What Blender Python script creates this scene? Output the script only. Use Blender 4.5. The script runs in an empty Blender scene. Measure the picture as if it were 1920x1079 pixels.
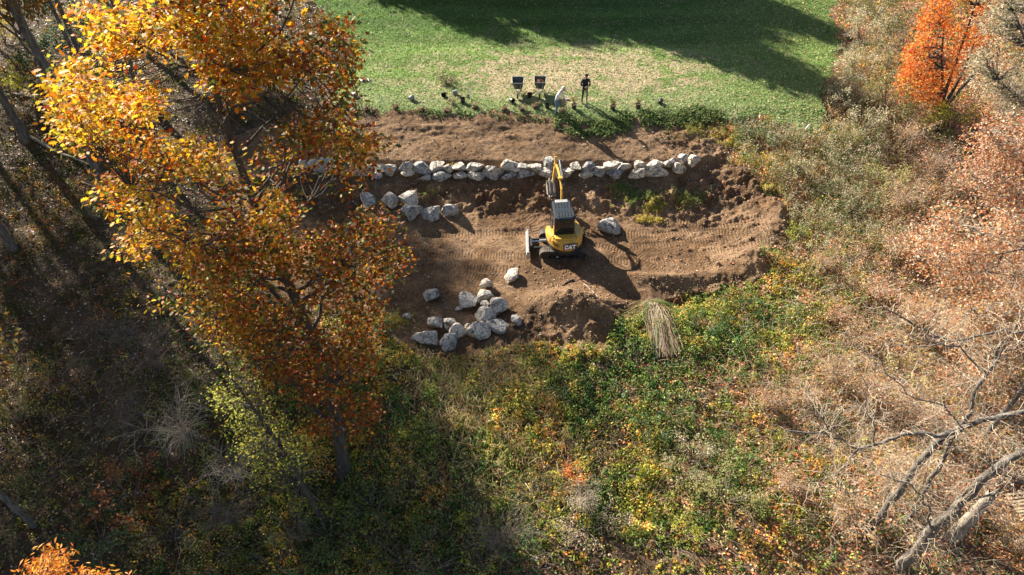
import bpy, bmesh, math, random
import numpy as np
from mathutils import Vector, Matrix, Euler

# ------------------------------------------------------------------ camera, sky, sun, exposure
SC = bpy.context.scene
COL = SC.collection
PITCH = math.radians(43.0)
CAM_Z = 24.0
F_PX = 1280.0
cam_d = bpy.data.cameras.new('camera')
cam = bpy.data.objects.new('camera', cam_d)
COL.objects.link(cam)
cam.location = (0, 0, CAM_Z)
cam.rotation_euler = (math.pi / 2 - PITCH, 0, 0)
cam_d.lens = 24.0
cam_d.sensor_width = 36.0
cam_d.clip_end = 2000
SC.camera = cam
SUN_EL = math.radians(30)
SUN_DIR = Vector((-0.707 * math.cos(SUN_EL), 0.707 * math.cos(SUN_EL), math.sin(SUN_EL)))   # towards the sun
world = bpy.data.worlds.new('World')
SC.world = world
world.use_nodes = True
wn = world.node_tree.nodes
wl = world.node_tree.links
for n in list(wn):
    wn.remove(n)
sky = wn.new('ShaderNodeTexSky')
sky.sky_type = 'NISHITA'
sky.sun_disc = False
sky.sun_elevation = SUN_EL
sky.sun_rotation = math.radians(-45)
bg = wn.new('ShaderNodeBackground')
bg.inputs['Strength'].default_value = 0.055
wo = wn.new('ShaderNodeOutputWorld')
wl.new(sky.outputs[0], bg.inputs[0])
wl.new(bg.outputs[0], wo.inputs[0])
sd = bpy.data.lights.new('sun', 'SUN')
sd.energy = 5.0
sd.angle = math.radians(0.6)
sd.color = (1.0, 0.93, 0.81)
sun = bpy.data.objects.new('sun', sd)
COL.objects.link(sun)
sun.rotation_euler = (-SUN_DIR).to_track_quat('-Z', 'Y').to_euler()
sun.location = (-40, 60, 60)
SC.view_settings.view_transform = 'Standard'
SC.view_settings.look = 'None'
SC.view_settings.gamma = 1.0
SC.view_settings.use_curve_mapping = False
SC.view_settings.exposure = 1.62

# ------------------------------------------------------------------ numbers
RNG = np.random.default_rng(7)
random.seed(7)
cp, sp = math.cos(PITCH), math.sin(PITCH)


def proj(x, y, z):
    """world -> pixel of the 1920 wide picture"""
    d = y * cp - (z - CAM_Z) * sp
    u = y * sp + (z - CAM_Z) * cp
    d = np.maximum(d, 0.5)
    return 960 + F_PX * x / d, 539.5 - F_PX * u / d


def at(px, py, Y):
    """point at world depth Y on the line of sight through a pixel"""
    a, b = px - 960.0, 539.5 - py
    dy = F_PX * cp + b * sp
    dz = -F_PX * sp + b * cp
    t = Y / dy
    return Vector((a * t, Y, CAM_Z + dz * t))


def _hash(ix, iy, s):
    h = (ix.astype(np.int64) * 374761393 + iy.astype(np.int64) * 668265263 + s * 1442695041) & 0x7fffffff
    h = ((h ^ (h >> 13)) * 1274126177) & 0x7fffffff
    return ((h ^ (h >> 16)) & 0xffff) / 65535.0


def vn(x, y, s=0):
    x = np.asarray(x, float)
    y = np.asarray(y, float)
    ix = np.floor(x)
    iy = np.floor(y)
    fx = x - ix
    fy = y - iy
    fx = fx * fx * (3 - 2 * fx)
    fy = fy * fy * (3 - 2 * fy)
    a = _hash(ix, iy, s)
    b = _hash(ix + 1, iy, s)
    c = _hash(ix, iy + 1, s)
    d = _hash(ix + 1, iy + 1, s)
    return (a + (b - a) * fx) * (1 - fy) + (c + (d - c) * fx) * fy


def fbm(x, y, s=0, o=4):
    r = 0
    a = 0.5
    for i in range(o):
        r = r + a * vn(x * 2 ** i + 17.3 * i, y * 2 ** i + 9.1 * i, s + i)
        a *= 0.5
    return r / (1 - 0.5 ** o)


def sst(a, b, x):
    t = np.clip((x - a) / (b - a), 0, 1)
    return t * t * (3 - 2 * t)


def inpoly(px, py, poly):
    px = np.asarray(px, float)
    py = np.asarray(py, float)
    r = np.zeros(px.shape, bool)
    n = len(poly)
    j = n - 1
    for i in range(n):
        xi, yi = poly[i]
        xj, yj = poly[j]
        if yi != yj:
            c = ((yi > py) != (yj > py)) & (px < (xj - xi) * (py - yi) / (yj - yi) + xi)
            r ^= c
        j = i
    return r


# ------------------------------------------------------------------ the lie of the land
KY = [-80, 4, 12, 18, 21.5, 23.5, 27, 30.0, 31.5, 32.8, 33.65, 33.8, 34.35, 38.1, 39, 55, 90, 300]
KZ = [-3, -2.3, -1.55, -.8, -.25, -.05, 0, .14, .5, 1.06, 1.42, 1.48, 2.15, 3.3, 3.4, 4.3, 6.5, 12]
KY2 = [-80, 4, 12, 18, 22, 26, 30, 38.5, 40, 55, 90, 300]
KZ2 = [-3, -2.2, -1.5, -.8, -.35, .1, .7, 3.3, 3.45, 4.3, 6.5, 12]


def base_h(x, y):
    x = np.asarray(x, float)
    y = np.asarray(y, float)
    yy = y + 0.25 * (fbm(x * .4, y * .4, 3, 2) - .5) - 0.012 * np.maximum(x - 6, 0) ** 2 * (x < 14)
    a = np.interp(yy, KY, KZ)
    b = np.interp(y, KY2, KZ2)
    w = sst(-15, -11.5, x) * (1 - sst(11.0, 14.5, x))
    return a * w + b * (1 - w)


def _solve(px, py, hf):
    a, b = px - 960.0, 539.5 - py
    dy = F_PX * cp + b * sp
    dz = -F_PX * sp + b * cp
    ts = np.linspace(5 / dy, 140 / dy, 1500)
    X, Y, Z = a * ts, dy * ts, CAM_Z + dz * ts
    G = hf(X, Y)
    i = int(np.argmax(Z < G))
    if i == 0:
        i = 1499
    lo, hi = ts[i - 1], ts[i]
    ts = np.linspace(lo, hi, 40)
    X, Y, Z = a * ts, dy * ts, CAM_Z + dz * ts
    i = int(np.argmax(Z < hf(X, Y)))
    return float(X[i]), float(Y[i]), float(hf(X[i:i + 1], Y[i:i + 1])[0])


# heaps and hollows: pixel, height, radii in metres
BUMP = []
for (px, py, h, rx, ry) in [(1072, 585, 1.0, 1.5, 1.1), (1035, 575, .5, 1.3, .8), (1120, 600, .5, .9, .9),
                            (1405, 492, .75, 1.1, .7), (1340, 520, .4, 1.3, .5), (1250, 527, .45, 1.6, .45),
                            (1440, 440, .35, .8, .8), (1190, 520, .25, .8, .4), (1290, 565, -.35, 1.6, .7),
                            (1190, 590, -.3, 1.4, .7), (1240, 372, .35, 1.2, .35), (1380, 330, .3, 1.2, .8),
                            (930, 365, .25, .9, .3), (1010, 372, .3, .5, .35), (1110, 380, .22, .6, .4),
                            (900, 350, .12, 2.5, .2), (1180, 440, .1, 1.5, .3), (1460, 400, .3, .5, 1.0),
                            (1330, 370, .3, .9, .3), (860, 350, .15, .8, .3)]:
    x, y, _ = _solve(px, py, base_h)
    BUMP.append((x, y, h, rx, ry))

LAWN = [(590, -640), (585, 0), (625, 70), (640, 200), (690, 203), (760, 208), (830, 212), (900, 208), (960, 214),
        (1040, 222), (1090, 238), (1130, 240), (1190, 222), (1240, 222), (1300, 215), (1350, 218), (1420, 222),
        (1490, 236), (1525, 236), (1545, 205), (1550, 150), (1572, 90), (1562, 30), (1575, -60), (1600, -640)]
SOIL = [(380, 300), (470, 250), (600, 206), (700, 200), (1040, 206), (1120, 226), (1220, 216), (1330, 214),
        (1352, 260), (1370, 310), (1430, 340), (1480, 400), (1480, 455), (1425, 480), (1435, 515), (1380, 540),
        (1300, 545), (1230, 575), (1160, 610), (1140, 655), (1060, 660), (1000, 640), (960, 650), (900, 668), (830, 668),
        (760, 655), (730, 620), (690, 600), (600, 570), (520, 560), (450, 470), (390, 420)]
MOUND = [(985, 560), (1030, 540), (1090, 545), (1130, 575), (1150, 620), (1120, 655), (1060, 662), (1000, 640), (975, 600)]
TRACKS = [[(700, 432), (830, 440), (990, 436)], [(690, 470), (820, 480), (1000, 482)],
          [(1100, 436), (1230, 440), (1330, 428), (1430, 410)], [(1095, 486), (1230, 492), (1340, 470), (1450, 450)],
          [(672, 214), (676, 250), (672, 292)], [(706, 214), (712, 250), (708, 292)],
          [(905, 520), (820, 505), (745, 530), (735, 560)], [(395, 320), (430, 365), (470, 420)],
          [(1120, 460), (1190, 475), (1260, 520)], [(700, 505), (830, 500), (960, 505)],
          [(980, 398), (1000, 420), (1005, 440)], [(1180, 460), (1300, 452), (1440, 430)],
          [(1270, 410), (1330, 432), (1400, 436)]]
_tw = []
for pl in TRACKS:
    _tw.append([_solve(px, py, base_h)[:2] for px, py in pl])


def track_field(x, y):
    m = np.zeros(x.shape)
    s = np.zeros(x.shape)
    best = np.full(x.shape, 9.0)
    x = x + .22 * (fbm(x * .6, y * .6, 183, 2) - .5)
    y = y + .35 * (fbm(x * .5 + 5, y * .6, 185, 2) - .5)
    for pl in _tw:
        L = 0
        for (ax, ay), (bx, by) in zip(pl[:-1], pl[1:]):
            dx, dy = bx - ax, by - ay
            l = math.hypot(dx, dy)
            t = ((x - ax) * dx + (y - ay) * dy) / (l * l)
            tc = np.clip(t, 0, 1)
            d = np.hypot(x - ax - tc * dx, y - ay - tc * dy)
            k = d < best
            best = np.where(k, d, best)
            s = np.where(k, L + tc * l, s)
            L += l
    m = 1 - sst(.20, .26, best)
    return m * (.6 + .4 * sst(.38, .5, fbm(x * 1.1, y * 1.1, 181, 2))), s


def zones(x, y, z=None):
    """soil and lawn weights (0..1) on the ground at x, y"""
    if z is None:
        z = base_h(x, y)
    px, py = proj(x, y, z)
    j = (fbm(x * .9, y * .9, 31, 3) - .5)
    k = (fbm(x * .9 + 50, y * .9, 37, 3) - .5)
    soil = inpoly(px + 55 * k, py + 26 * j, SOIL)
    lawn = inpoly(px + 50 * k, py + 30 * j, LAWN) & (y > 30)
    soil = soil & ~lawn & (y > 15)
    return soil, lawn


def ground(x, y, detail=True):
    x = np.asarray(x, float)
    y = np.asarray(y, float)
    h = base_h(x, y)
    for (bx, by, bh, rx, ry) in BUMP:
        wob = 1 + .5 * (fbm(x * 1.3, y * 1.3, 5, 2) - .5)
        q = ((x - bx) / rx) ** 2 + ((y - by) / ry) ** 2
        h = h + bh * np.exp(-q * wob)
    if not detail:
        return h
    soil, lawn = zones(x, y)
    so = soil.astype(float)
    la = lawn.astype(float)
    wood = 1 - np.maximum(so, la)
    # churned bank below the wall, smoother where machines drove
    ch = np.exp(-((y - 32.4) / 1.1) ** 2) + .8 * np.exp(-((y - 22.5) / 1.6) ** 2) * (x > -2) + .35 * sst(8, 11, x)
    ch = np.clip(ch, 0, 1) * .85
    tm, ts = track_field(x, y)
    rough = (fbm(x * 1.5, y * 1.5, 11, 4) - .5) * .42 * ch + (fbm(x * 4.2, y * 4.2, 13, 3) - .5) * (.10 + .28 * ch) + np.maximum(fbm(x * 2.1 + 7, y * 3.1, 15, 3) - .56, 0) * .9 * (.12 + 1.2 * ch)
    rough = rough * (1 - .75 * tm) - .05 * tm
    bank = np.exp(-((y - 36.6) / 1.2) ** 2)
    rough = rough + bank * (fbm(x * .9, y * 2.6, 19, 3) - .5) * .25
    h = h + so * rough
    h = h + la * ((fbm(x * .5, y * .5, 23, 3) - .5) * .14 + (fbm(x * 5, y * 5, 29, 2) - .5) * .035)
    h = h + wood * ((fbm(x * .35, y * .35, 41, 3) - .5) * .8 + (fbm(x * 2.4, y * 2.4, 43, 3) - .5) * .16)
    return h


def gz(x, y):
    return float(ground(np.array([x]), np.array([y]))[0])


def hit(px, py):
    x, y, z = _solve(px, py, ground)
    return Vector((x, y, z))


def scale_at(p):
    return F_PX / (p[1] * cp - (p[2] - CAM_Z) * sp)


# ------------------------------------------------------------------ materials
def srgb(r, g, b):
    f = lambda c: (c / 255 / 12.92) if c <= 10 else (((c / 255) + .055) / 1.055) ** 2.4
    return (f(r), f(g), f(b))


def newmat(name):
    m = bpy.data.materials.new(name)
    m.use_nodes = True
    nt = m.node_tree
    b = nt.nodes['Principled BSDF']
    return m, nt, b


def plain(name, c, rough=.6, metal=0.0, var=.25, scale=6.0, bump=.0, dirt=None, dirt_amt=.5):
    """procedural paint / metal / rubber with mottling and optional dirt"""
    m, nt, b = newmat(name)
    b.inputs['Roughness'].default_value = rough
    b.inputs['Metallic'].default_value = metal
    tc = nt.nodes.new('ShaderNodeTexCoord')
    n = nt.nodes.new('ShaderNodeTexNoise')
    n.inputs['Scale'].default_value = scale
    n.inputs['Detail'].default_value = 6
    nt.links.new(tc.outputs['Object'], n.inputs['Vector'])
    r = nt.nodes.new('ShaderNodeValToRGB')
    r.color_ramp.elements[0].position = .3
    r.color_ramp.elements[1].position = .7
    r.color_ramp.elements[0].color = (*[v * (1 - var) for v in c], 1)
    r.color_ramp.elements[1].color = (*[min(1, v * (1 + var)) for v in c], 1)
    nt.links.new(n.outputs['Fac'], r.inputs[0])
    out = r.outputs[0]
    if dirt:
        n2 = nt.nodes.new('ShaderNodeTexNoise')
        n2.inputs['Scale'].default_value = scale * 2.3
        n2.inputs['Detail'].default_value = 8
        nt.links.new(tc.outputs['Object'], n2.inputs['Vector'])
        mr = nt.nodes.new('ShaderNodeMapRange')
        mr.inputs['From Min'].default_value = .45
        mr.inputs['From Max'].default_value = .7
        mr.inputs['To Max'].default_value = dirt_amt
        nt.links.new(n2.outputs['Fac'], mr.inputs['Value'])
        mx = nt.nodes.new('ShaderNodeMix')
        mx.data_type = 'RGBA'
        nt.links.new(mr.outputs[0], mx.inputs['Factor'])
        nt.links.new(out, mx.inputs['A'])
        mx.inputs['B'].default_value = (*dirt, 1)
        out = mx.outputs['Result']
    nt.links.new(out, b.inputs['Base Color'])
    if bump:
        bp = nt.nodes.new('ShaderNodeBump')
        bp.inputs['Strength'].default_value = bump
        bp.inputs['Distance'].default_value = .03
        nt.links.new(n.outputs['Fac'], bp.inputs['Height'])
        nt.links.new(bp.outputs[0], b.inputs['Normal'])
    return m


def leafmat(name, trans=.4, rough=.55):
    m = bpy.data.materials.new(name)
    m.use_nodes = True
    nt = m.node_tree
    for n in list(nt.nodes):
        nt.nodes.remove(n)
    o = nt.nodes.new('ShaderNodeOutputMaterial')
    a = nt.nodes.new('ShaderNodeAttribute')
    a.attribute_name = 'col'
    d = nt.nodes.new('ShaderNodeBsdfPrincipled')
    d.inputs['Roughness'].default_value = rough
    d.inputs['Specular IOR Level'].default_value = .35
    t = nt.nodes.new('ShaderNodeBsdfTranslucent')
    mx = nt.nodes.new('ShaderNodeMixShader')
    mx.inputs[0].default_value = trans
    nt.links.new(a.outputs['Color'], d.inputs['Base Color'])
    nt.links.new(a.outputs['Color'], t.inputs['Color'])
    nt.links.new(d.outputs[0], mx.inputs[1])
    nt.links.new(t.outputs[0], mx.inputs[2])
    nt.links.new(mx.outputs[0], o.inputs[0])
    return m


def barkmat(name, c1, c2, scale=5):
    m, nt, b = newmat(name)
    b.inputs['Roughness'].default_value = .9
    tc = nt.nodes.new('ShaderNodeTexCoord')
    mp = nt.nodes.new('ShaderNodeMapping')
    mp.inputs['Scale'].default_value = (1, 1, .25)
    n = nt.nodes.new('ShaderNodeTexNoise')
    n.inputs['Scale'].default_value = scale
    n.inputs['Detail'].default_value = 8
    n.inputs['Roughness'].default_value = .7
    nt.links.new(tc.outputs['Object'], mp.inputs[0])
    nt.links.new(mp.outputs[0], n.inputs['Vector'])
    r = nt.nodes.new('ShaderNodeValToRGB')
    r.color_ramp.elements[0].position = .35
    r.color_ramp.elements[1].position = .68
    r.color_ramp.elements[0].color = (*c1, 1)
    r.color_ramp.elements[1].color = (*c2, 1)
    nt.links.new(n.outputs['Fac'], r.inputs[0])
    nt.links.new(r.outputs[0], b.inputs['Base Color'])
    bp = nt.nodes.new('ShaderNodeBump')
    bp.inputs['Strength'].default_value = .8
    bp.inputs['Distance'].default_value = .04
    nt.links.new(n.outputs['Fac'], bp.inputs['Height'])
    nt.links.new(bp.outputs[0], b.inputs['Normal'])
    return m


def rockmat():
    m, nt, b = newmat('limestone')
    L = nt.links
    b.inputs['Roughness'].default_value = .88
    tc = nt.nodes.new('ShaderNodeTexCoord')
    oi = nt.nodes.new('ShaderNodeObjectInfo')
    ad = nt.nodes.new('ShaderNodeVectorMath')
    ad.operation = 'MULTIPLY_ADD'
    ad.inputs[1].default_value = (1, 1, 1)
    L.new(tc.outputs['Object'], ad.inputs[0])
    cmb = nt.nodes.new('ShaderNodeCombineXYZ')
    mm = nt.nodes.new('ShaderNodeMath')
    mm.operation = 'MULTIPLY'
    mm.inputs[1].default_value = 40
    L.new(oi.outputs['Random'], mm.inputs[0])
    for i in range(3):
        L.new(mm.outputs[0], cmb.inputs[i])
    L.new(cmb.outputs[0], ad.inputs[2])
    n1 = nt.nodes.new('ShaderNodeTexNoise')
    n1.inputs['Scale'].default_value = 3.4
    n1.inputs['Detail'].default_value = 9
    n1.inputs['Roughness'].default_value = .68
    L.new(ad.outputs[0], n1.inputs['Vector'])
    r = nt.nodes.new('ShaderNodeValToRGB')
    e = r.color_ramp.elements
    e[0].position = .34
    e[0].color = (.08, .075, .07, 1)
    e[1].position = .44
    e[1].color = (.40, .38, .36, 1)
    k = e.new(.54)
    k.color = (.62, .60, .56, 1)
    k = e.new(.67)
    k.color = (.62, .48, .32, 1)
    L.new(n1.outputs['Fac'], r.inputs[0])
    # per-stone tone, some warm, some blue grey
    tr = nt.nodes.new('ShaderNodeValToRGB')
    tr.color_ramp.elements[0].color = (.66, .66, .67, 1)
    tr.color_ramp.elements[1].color = (1.15, 1.04, .88, 1)
    L.new(oi.outputs['Random'], tr.inputs[0])
    mx = nt.nodes.new('ShaderNodeMix')
    mx.data_type = 'RGBA'
    mx.blend_type = 'MULTIPLY'
    mx.inputs['Factor'].default_value = 1
    L.new(r.outputs[0], mx.inputs['A'])
    L.new(tr.outputs[0], mx.inputs['B'])
    # strata and cracks
    v = nt.nodes.new('ShaderNodeTexVoronoi')
    v.feature = 'DISTANCE_TO_EDGE'
    v.inputs['Scale'].default_value = 2.6
    mp = nt.nodes.new('ShaderNodeMapping')
    mp.inputs['Scale'].default_value = (1, 1, 2.2)
    L.new(ad.outputs[0], mp.inputs[0])
    L.new(mp.outputs[0], v.inputs['Vector'])
    mr = nt.nodes.new('ShaderNodeMapRange')
    mr.inputs['From Max'].default_value = .07
    mr.inputs['To Min'].default_value = .3
    mr.inputs['To Max'].default_value = 1
    L.new(v.outputs['Distance'], mr.inputs['Value'])
    m2 = nt.nodes.new('ShaderNodeMix')
    m2.data_type = 'RGBA'
    m2.blend_type = 'MULTIPLY'
    m2.inputs['Factor'].default_value = 1
    L.new(mx.outputs['Result'], m2.inputs['A'])
    L.new(mr.outputs[0], m2.inputs['B'])
    L.new(m2.outputs['Result'], b.inputs['Base Color'])
    n3 = nt.nodes.new('ShaderNodeTexNoise')
    n3.inputs['Scale'].default_value = 4.5
    n3.inputs['Detail'].default_value = 8
    L.new(ad.outputs[0], n3.inputs['Vector'])
    bp = nt.nodes.new('ShaderNodeBump')
    bp.inputs['Strength'].default_value = 1
    bp.inputs['Distance'].default_value = .16
    L.new(n3.outputs['Fac'], bp.inputs['Height'])
    L.new(bp.outputs[0], b.inputs['Normal'])
    return m


def groundmat():
    m, nt, b = newmat('ground_soil_and_turf')
    L = nt.links
    b.inputs['Roughness'].default_value = .95
    b.inputs['Specular IOR Level'].default_value = .2
    ac = nt.nodes.new('ShaderNodeAttribute')
    ac.attribute_name = 'gcol'
    az = nt.nodes.new('ShaderNodeAttribute')
    az.attribute_name = 'zone'     # r soil, g lawn, b track mask
    at_ = nt.nodes.new('ShaderNodeAttribute')
    at_.attribute_name = 'along'
    sp3 = nt.nodes.new('ShaderNodeSeparateColor')
    L.new(az.outputs['Color'], sp3.inputs[0])
    tc = nt.nodes.new('ShaderNodeTexCoord')

    def noise(s, d=6, ro=.6):
        n = nt.nodes.new('ShaderNodeTexNoise')
        n.inputs['Scale'].default_value = s
        n.inputs['Detail'].default_value = d
        n.inputs['Roughness'].default_value = ro
        L.new(tc.outputs['Object'], n.inputs['Vector'])
        return n

    def mapr(sock, a, b_, c, d):
        r = nt.nodes.new('ShaderNodeMapRange')
        r.inputs['From Min'].default_value = a
        r.inputs['From Max'].default_value = b_
        r.inputs['To Min'].default_value = c
        r.inputs['To Max'].default_value = d
        L.new(sock, r.inputs['Value'])
        return r.outputs[0]

    def math_(op, a, b_):
        k = nt.nodes.new('ShaderNodeMath')
        k.operation = op
        for i, v in enumerate((a, b_)):
            if isinstance(v, (int, float)):
                k.inputs[i].default_value = v
            else:
                L.new(v, k.inputs[i])
        return k.outputs[0]
    nf = noise(9, 8, .75)
    nm = noise(2.2, 6, .65)
    f = math_('MULTIPLY', mapr(nf.outputs['Fac'], .3, .72, .36, 1.7), mapr(nm.outputs['Fac'], .3, .7, .8, 1.22))
    mx = nt.nodes.new('ShaderNodeMix')
    mx.data_type = 'RGBA'
    mx.blend_type = 'MULTIPLY'
    mx.inputs['Factor'].default_value = 1
    L.new(ac.outputs['Color'], mx.inputs['A'])
    cc = nt.nodes.new('ShaderNodeCombineColor')
    for i in range(3):
        L.new(f, cc.inputs[i])
    L.new(cc.outputs[0], mx.inputs['B'])
    # pale pebbles in the soil
    vo = nt.nodes.new('ShaderNodeTexVoronoi')
    vo.inputs['Scale'].default_value = 3.2
    vo.inputs['Randomness'].default_value = 1
    L.new(tc.outputs['Object'], vo.inputs['Vector'])
    peb = math_('MULTIPLY', mapr(vo.outputs['Distance'], .09, .05, 0, .75), sp3.outputs[0])
    m2 = nt.nodes.new('ShaderNodeMix')
    m2.data_type = 'RGBA'
    m2.inputs['B'].default_value = (.5, .46, .4, 1)
    L.new(peb, m2.inputs['Factor'])
    L.new(mx.outputs['Result'], m2.inputs['A'])
    L.new(m2.outputs['Result'], b.inputs['Base Color'])
    # relief
    tread = math_('SINE', math_('MULTIPLY', at_.outputs['Fac'], 2 * math.pi / .17), 0)
    th = math_('MULTIPLY', math_('MULTIPLY', mapr(tread, -.4, .4, 0, 1), math_('MULTIPLY', sp3.outputs[2], mapr(nm.outputs['Fac'], .38, .54, .35, 1))), 1.0)
    nb = noise(5, 9, .78)
    soil_h = math_('MULTIPLY', nb.outputs['Fac'], mapr(sp3.outputs[0], 0, 1, .8, 1.5))
    ngr = noise(26, 4, .8)
    gh = math_('MULTIPLY', math_('MULTIPLY', ngr.outputs['Fac'], sp3.outputs[1]), .9)
    hh = math_('ADD', math_('ADD', soil_h, gh), th)
    bp = nt.nodes.new('ShaderNodeBump')
    bp.inputs['Strength'].default_value = 1.0
    bp.inputs['Distance'].default_value = .17
    L.new(hh, bp.inputs['Height'])
    L.new(bp.outputs[0], b.inputs['Normal'])
    return m


M = {}
M['ground'] = groundmat()
M['rock'] = rockmat()
M['leaf'] = leafmat('autumn_leaf', .52)
M['under'] = leafmat('undergrowth_leaf', .45)
M['litter'] = leafmat('fallen_leaf', .12, .5)
M['bark'] = barkmat('grey_brown_bark', (.035, .028, .022), (.25, .22, .185), 9)
M['bark_dark'] = barkmat('dark_oak_bark', (.03, .026, .022), (.10, .085, .07))
M['bark_pale'] = barkmat('pale_dry_bark', (.16, .13, .10), (.42, .36, .28))
M['twig'] = barkmat('pale_bare_twig', (.26, .20, .14), (.62, .51, .38), 3)
M['twig_dark'] = barkmat('brown_bare_twig', (.09, .07, .055), (.24, .19, .15), 3)
M['yellow'] = plain('yellow_machine_paint', (.66, .36, .05), .38, 0, .08, 3, .0, (.20, .12, .06), .35)
M['black'] = plain('black_paint', (.022, .022, .024), .45, 0, .2, 4, 0, (.10, .075, .05), .4)
M['grey_roof'] = plain('slate_grey_roof_paint', (.028, .037, .047), .8, 0, .12, 4, 0, (.10, .08, .06), .15)
M['grey_roof'].node_tree.nodes['Principled BSDF'].inputs['Specular IOR Level'].default_value = .12
M['silver'] = plain('pale_grey_metal', (.42, .42, .40), .4, .3, .15, 4, 0, (.2, .14, .09), .4)
M['chrome'] = plain('polished_rod', (.7, .72, .75), .18, 1, .05)
M['rubber'] = plain('dirty_track_rubber', (.03, .03, .03), .8, 0, .3, 5, .2, (.30, .20, .12), .75)
M['mudsteel'] = plain('muddy_worn_steel', (.36, .33, .29), .55, .3, .2, 4, .1, (.25, .16, .09), .6)
M['glass'] = plain('dark_cab_glass', (.015, .016, .018), .08, 0, .1)
M['orange_glass'] = plain('amber_lens', (.7, .2, .02), .2)
M['interior'] = plain('cab_interior', (.05, .035, .022), .7)
M['white'] = plain('white_lettering', (.8, .8, .78), .5, 0, .03)
M['red'] = plain('red_paint', (.5, .03, .02), .5)
M['skin'] = plain('skin', (.46, .27, .19), .55, 0, .08)
M['tshirt'] = plain('white_cotton', (.72, .70, .68), .9, 0, .08, 10, .3)
M['jeans'] = plain('blue_denim', (.10, .17, .28), .9, 0, .2, 12, .3)
M['hoodie'] = plain('black_cotton', (.02, .02, .024), .9, 0, .2, 10, .3)
M['pants'] = plain('dark_work_trousers', (.05, .042, .038), .9, 0, .2, 10, .3)
M['boots'] = plain('brown_boots', (.08, .045, .025), .7)
M['cap'] = plain('pale_cap_cloth', (.6, .55, .5), .9)
M['wood'] = plain('ash_tool_handle', (.48, .32, .17), .6, 0, .2)
M['potblack'] = plain('black_nursery_plastic', (.018, .018, .02), .4, 0, .2, 8, 0, (.10, .07, .045), .5)
M['potgrey'] = plain('grey_nursery_plastic', (.24, .24, .245), .45, 0, .1, 8, 0, (.15, .1, .06), .4)
M['tray'] = plain('dark_green_grey_tray', (.05, .065, .06), .45, 0, .2, 6, 0, (.16, .11, .07), .5)
M['mulch'] = plain('brown_mulch', (.16, .07, .03), .95, 0, .6, 22, 1.0)
M['rootball'] = plain('dark_root_soil', (.09, .05, .028), .95, 0, .5, 14, 1.0)
M['plank'] = plain('weathered_plank', (.36, .27, .17), .8, 0, .3, 5, .3)
M['bluetool'] = plain('pale_blue_handle', (.35, .5, .58), .5)


# ------------------------------------------------------------------ mesh helpers
def meta(o, label=None, cat=None, group=None, kind=None):
    if label:
        o['label'] = label
    if cat:
        o['category'] = cat
    if group:
        o['group'] = group
    if kind:
        o['kind'] = kind
    return o


def link(name, me, parent=None, mats=()):
    for m in mats:
        me.materials.append(M[m] if isinstance(m, str) else m)
    o = bpy.data.objects.new(name, me)
    COL.objects.link(o)
    if parent is not None:
        o.parent = parent
    return o


def root(name, loc, label, cat, group=None, rz=0.0):
    o = bpy.data.objects.new(name, None)
    COL.objects.link(o)
    o.empty_display_size = .3
    o.location = loc
    o.rotation_euler = (0, 0, rz)
    return meta(o, label, cat, group)


def np_mesh(name, V, loops, sizes, col=None, smooth=False, matidx=None):
    me = bpy.data.meshes.new(name)
    V = np.ascontiguousarray(V, np.float32)
    loops = np.ascontiguousarray(loops, np.int32).ravel()
    sizes = np.ascontiguousarray(sizes, np.int32)
    me.vertices.add(len(V))
    me.vertices.foreach_set('co', V.ravel())
    me.loops.add(len(loops))
    me.loops.foreach_set('vertex_index', loops)
    me.polygons.add(len(sizes))
    st = np.concatenate([[0], np.cumsum(sizes)[:-1]]).astype(np.int32)
    me.polygons.foreach_set('loop_start', st)
    me.polygons.foreach_set('loop_total', sizes)
    if smooth:
        me.polygons.foreach_set('use_smooth', np.ones(len(sizes), bool))
    if matidx is not None:
        me.polygons.foreach_set('material_index', np.asarray(matidx, np.int32))
    me.update(calc_edges=True)
    if col is not None:
        a = me.attributes.new('col', 'FLOAT_COLOR', 'POINT')
        c = np.ones((len(V), 4), np.float32)
        c[:, :3] = col
        a.data.foreach_set('color', c.ravel())
    return me


def _oak_t():
    pts = [(0, -.5), (.10, -.28), (.26, -.22), (.14, -.05), (.34, .08), (.15, .18), (.22, .36), (.06, .33), (0, .5)]
    full = pts + [(-x, y) for x, y in reversed(pts[1:-1])]
    V = np.array([(x, y, .18 * abs(x)) for x, y in full])
    n = len(full)
    return V, [list(range(n))]


def _star_t():
    V = []
    for i in range(10):
        a = math.pi / 2 + i * math.pi / 5
        r = .5 if i % 2 == 0 else .24
        V.append((r * math.cos(a), r * math.sin(a), .1 * (i % 2)))
    return np.array(V), [list(range(10))]


TPL = {
    'quad': (np.array([(0, -.5, 0), (.3, 0, .1), (0, .5, 0), (-.3, 0, .1)]), [[0, 1, 2], [0, 2, 3]]),
    'tri': (np.array([(-.3, -.4, 0), (.3, -.3, .05), (0, .5, 0)]), [[0, 1, 2]]),
    'lance': (np.array([(0, -.5, 0), (.14, -.05, .05), (0, .5, -.1), (-.14, -.05, .05)]), [[0, 1, 2], [0, 2, 3]]),
    'blade': (np.array([(-.03, -.5, 0), (.03, -.5, 0), (0, .5, .12)]), [[0, 1, 2]]),
    'oak': _oak_t(), 'star': _star_t(),
}


def norm(a):
    return a / np.maximum(np.linalg.norm(a, axis=-1, keepdims=True), 1e-9)


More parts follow.
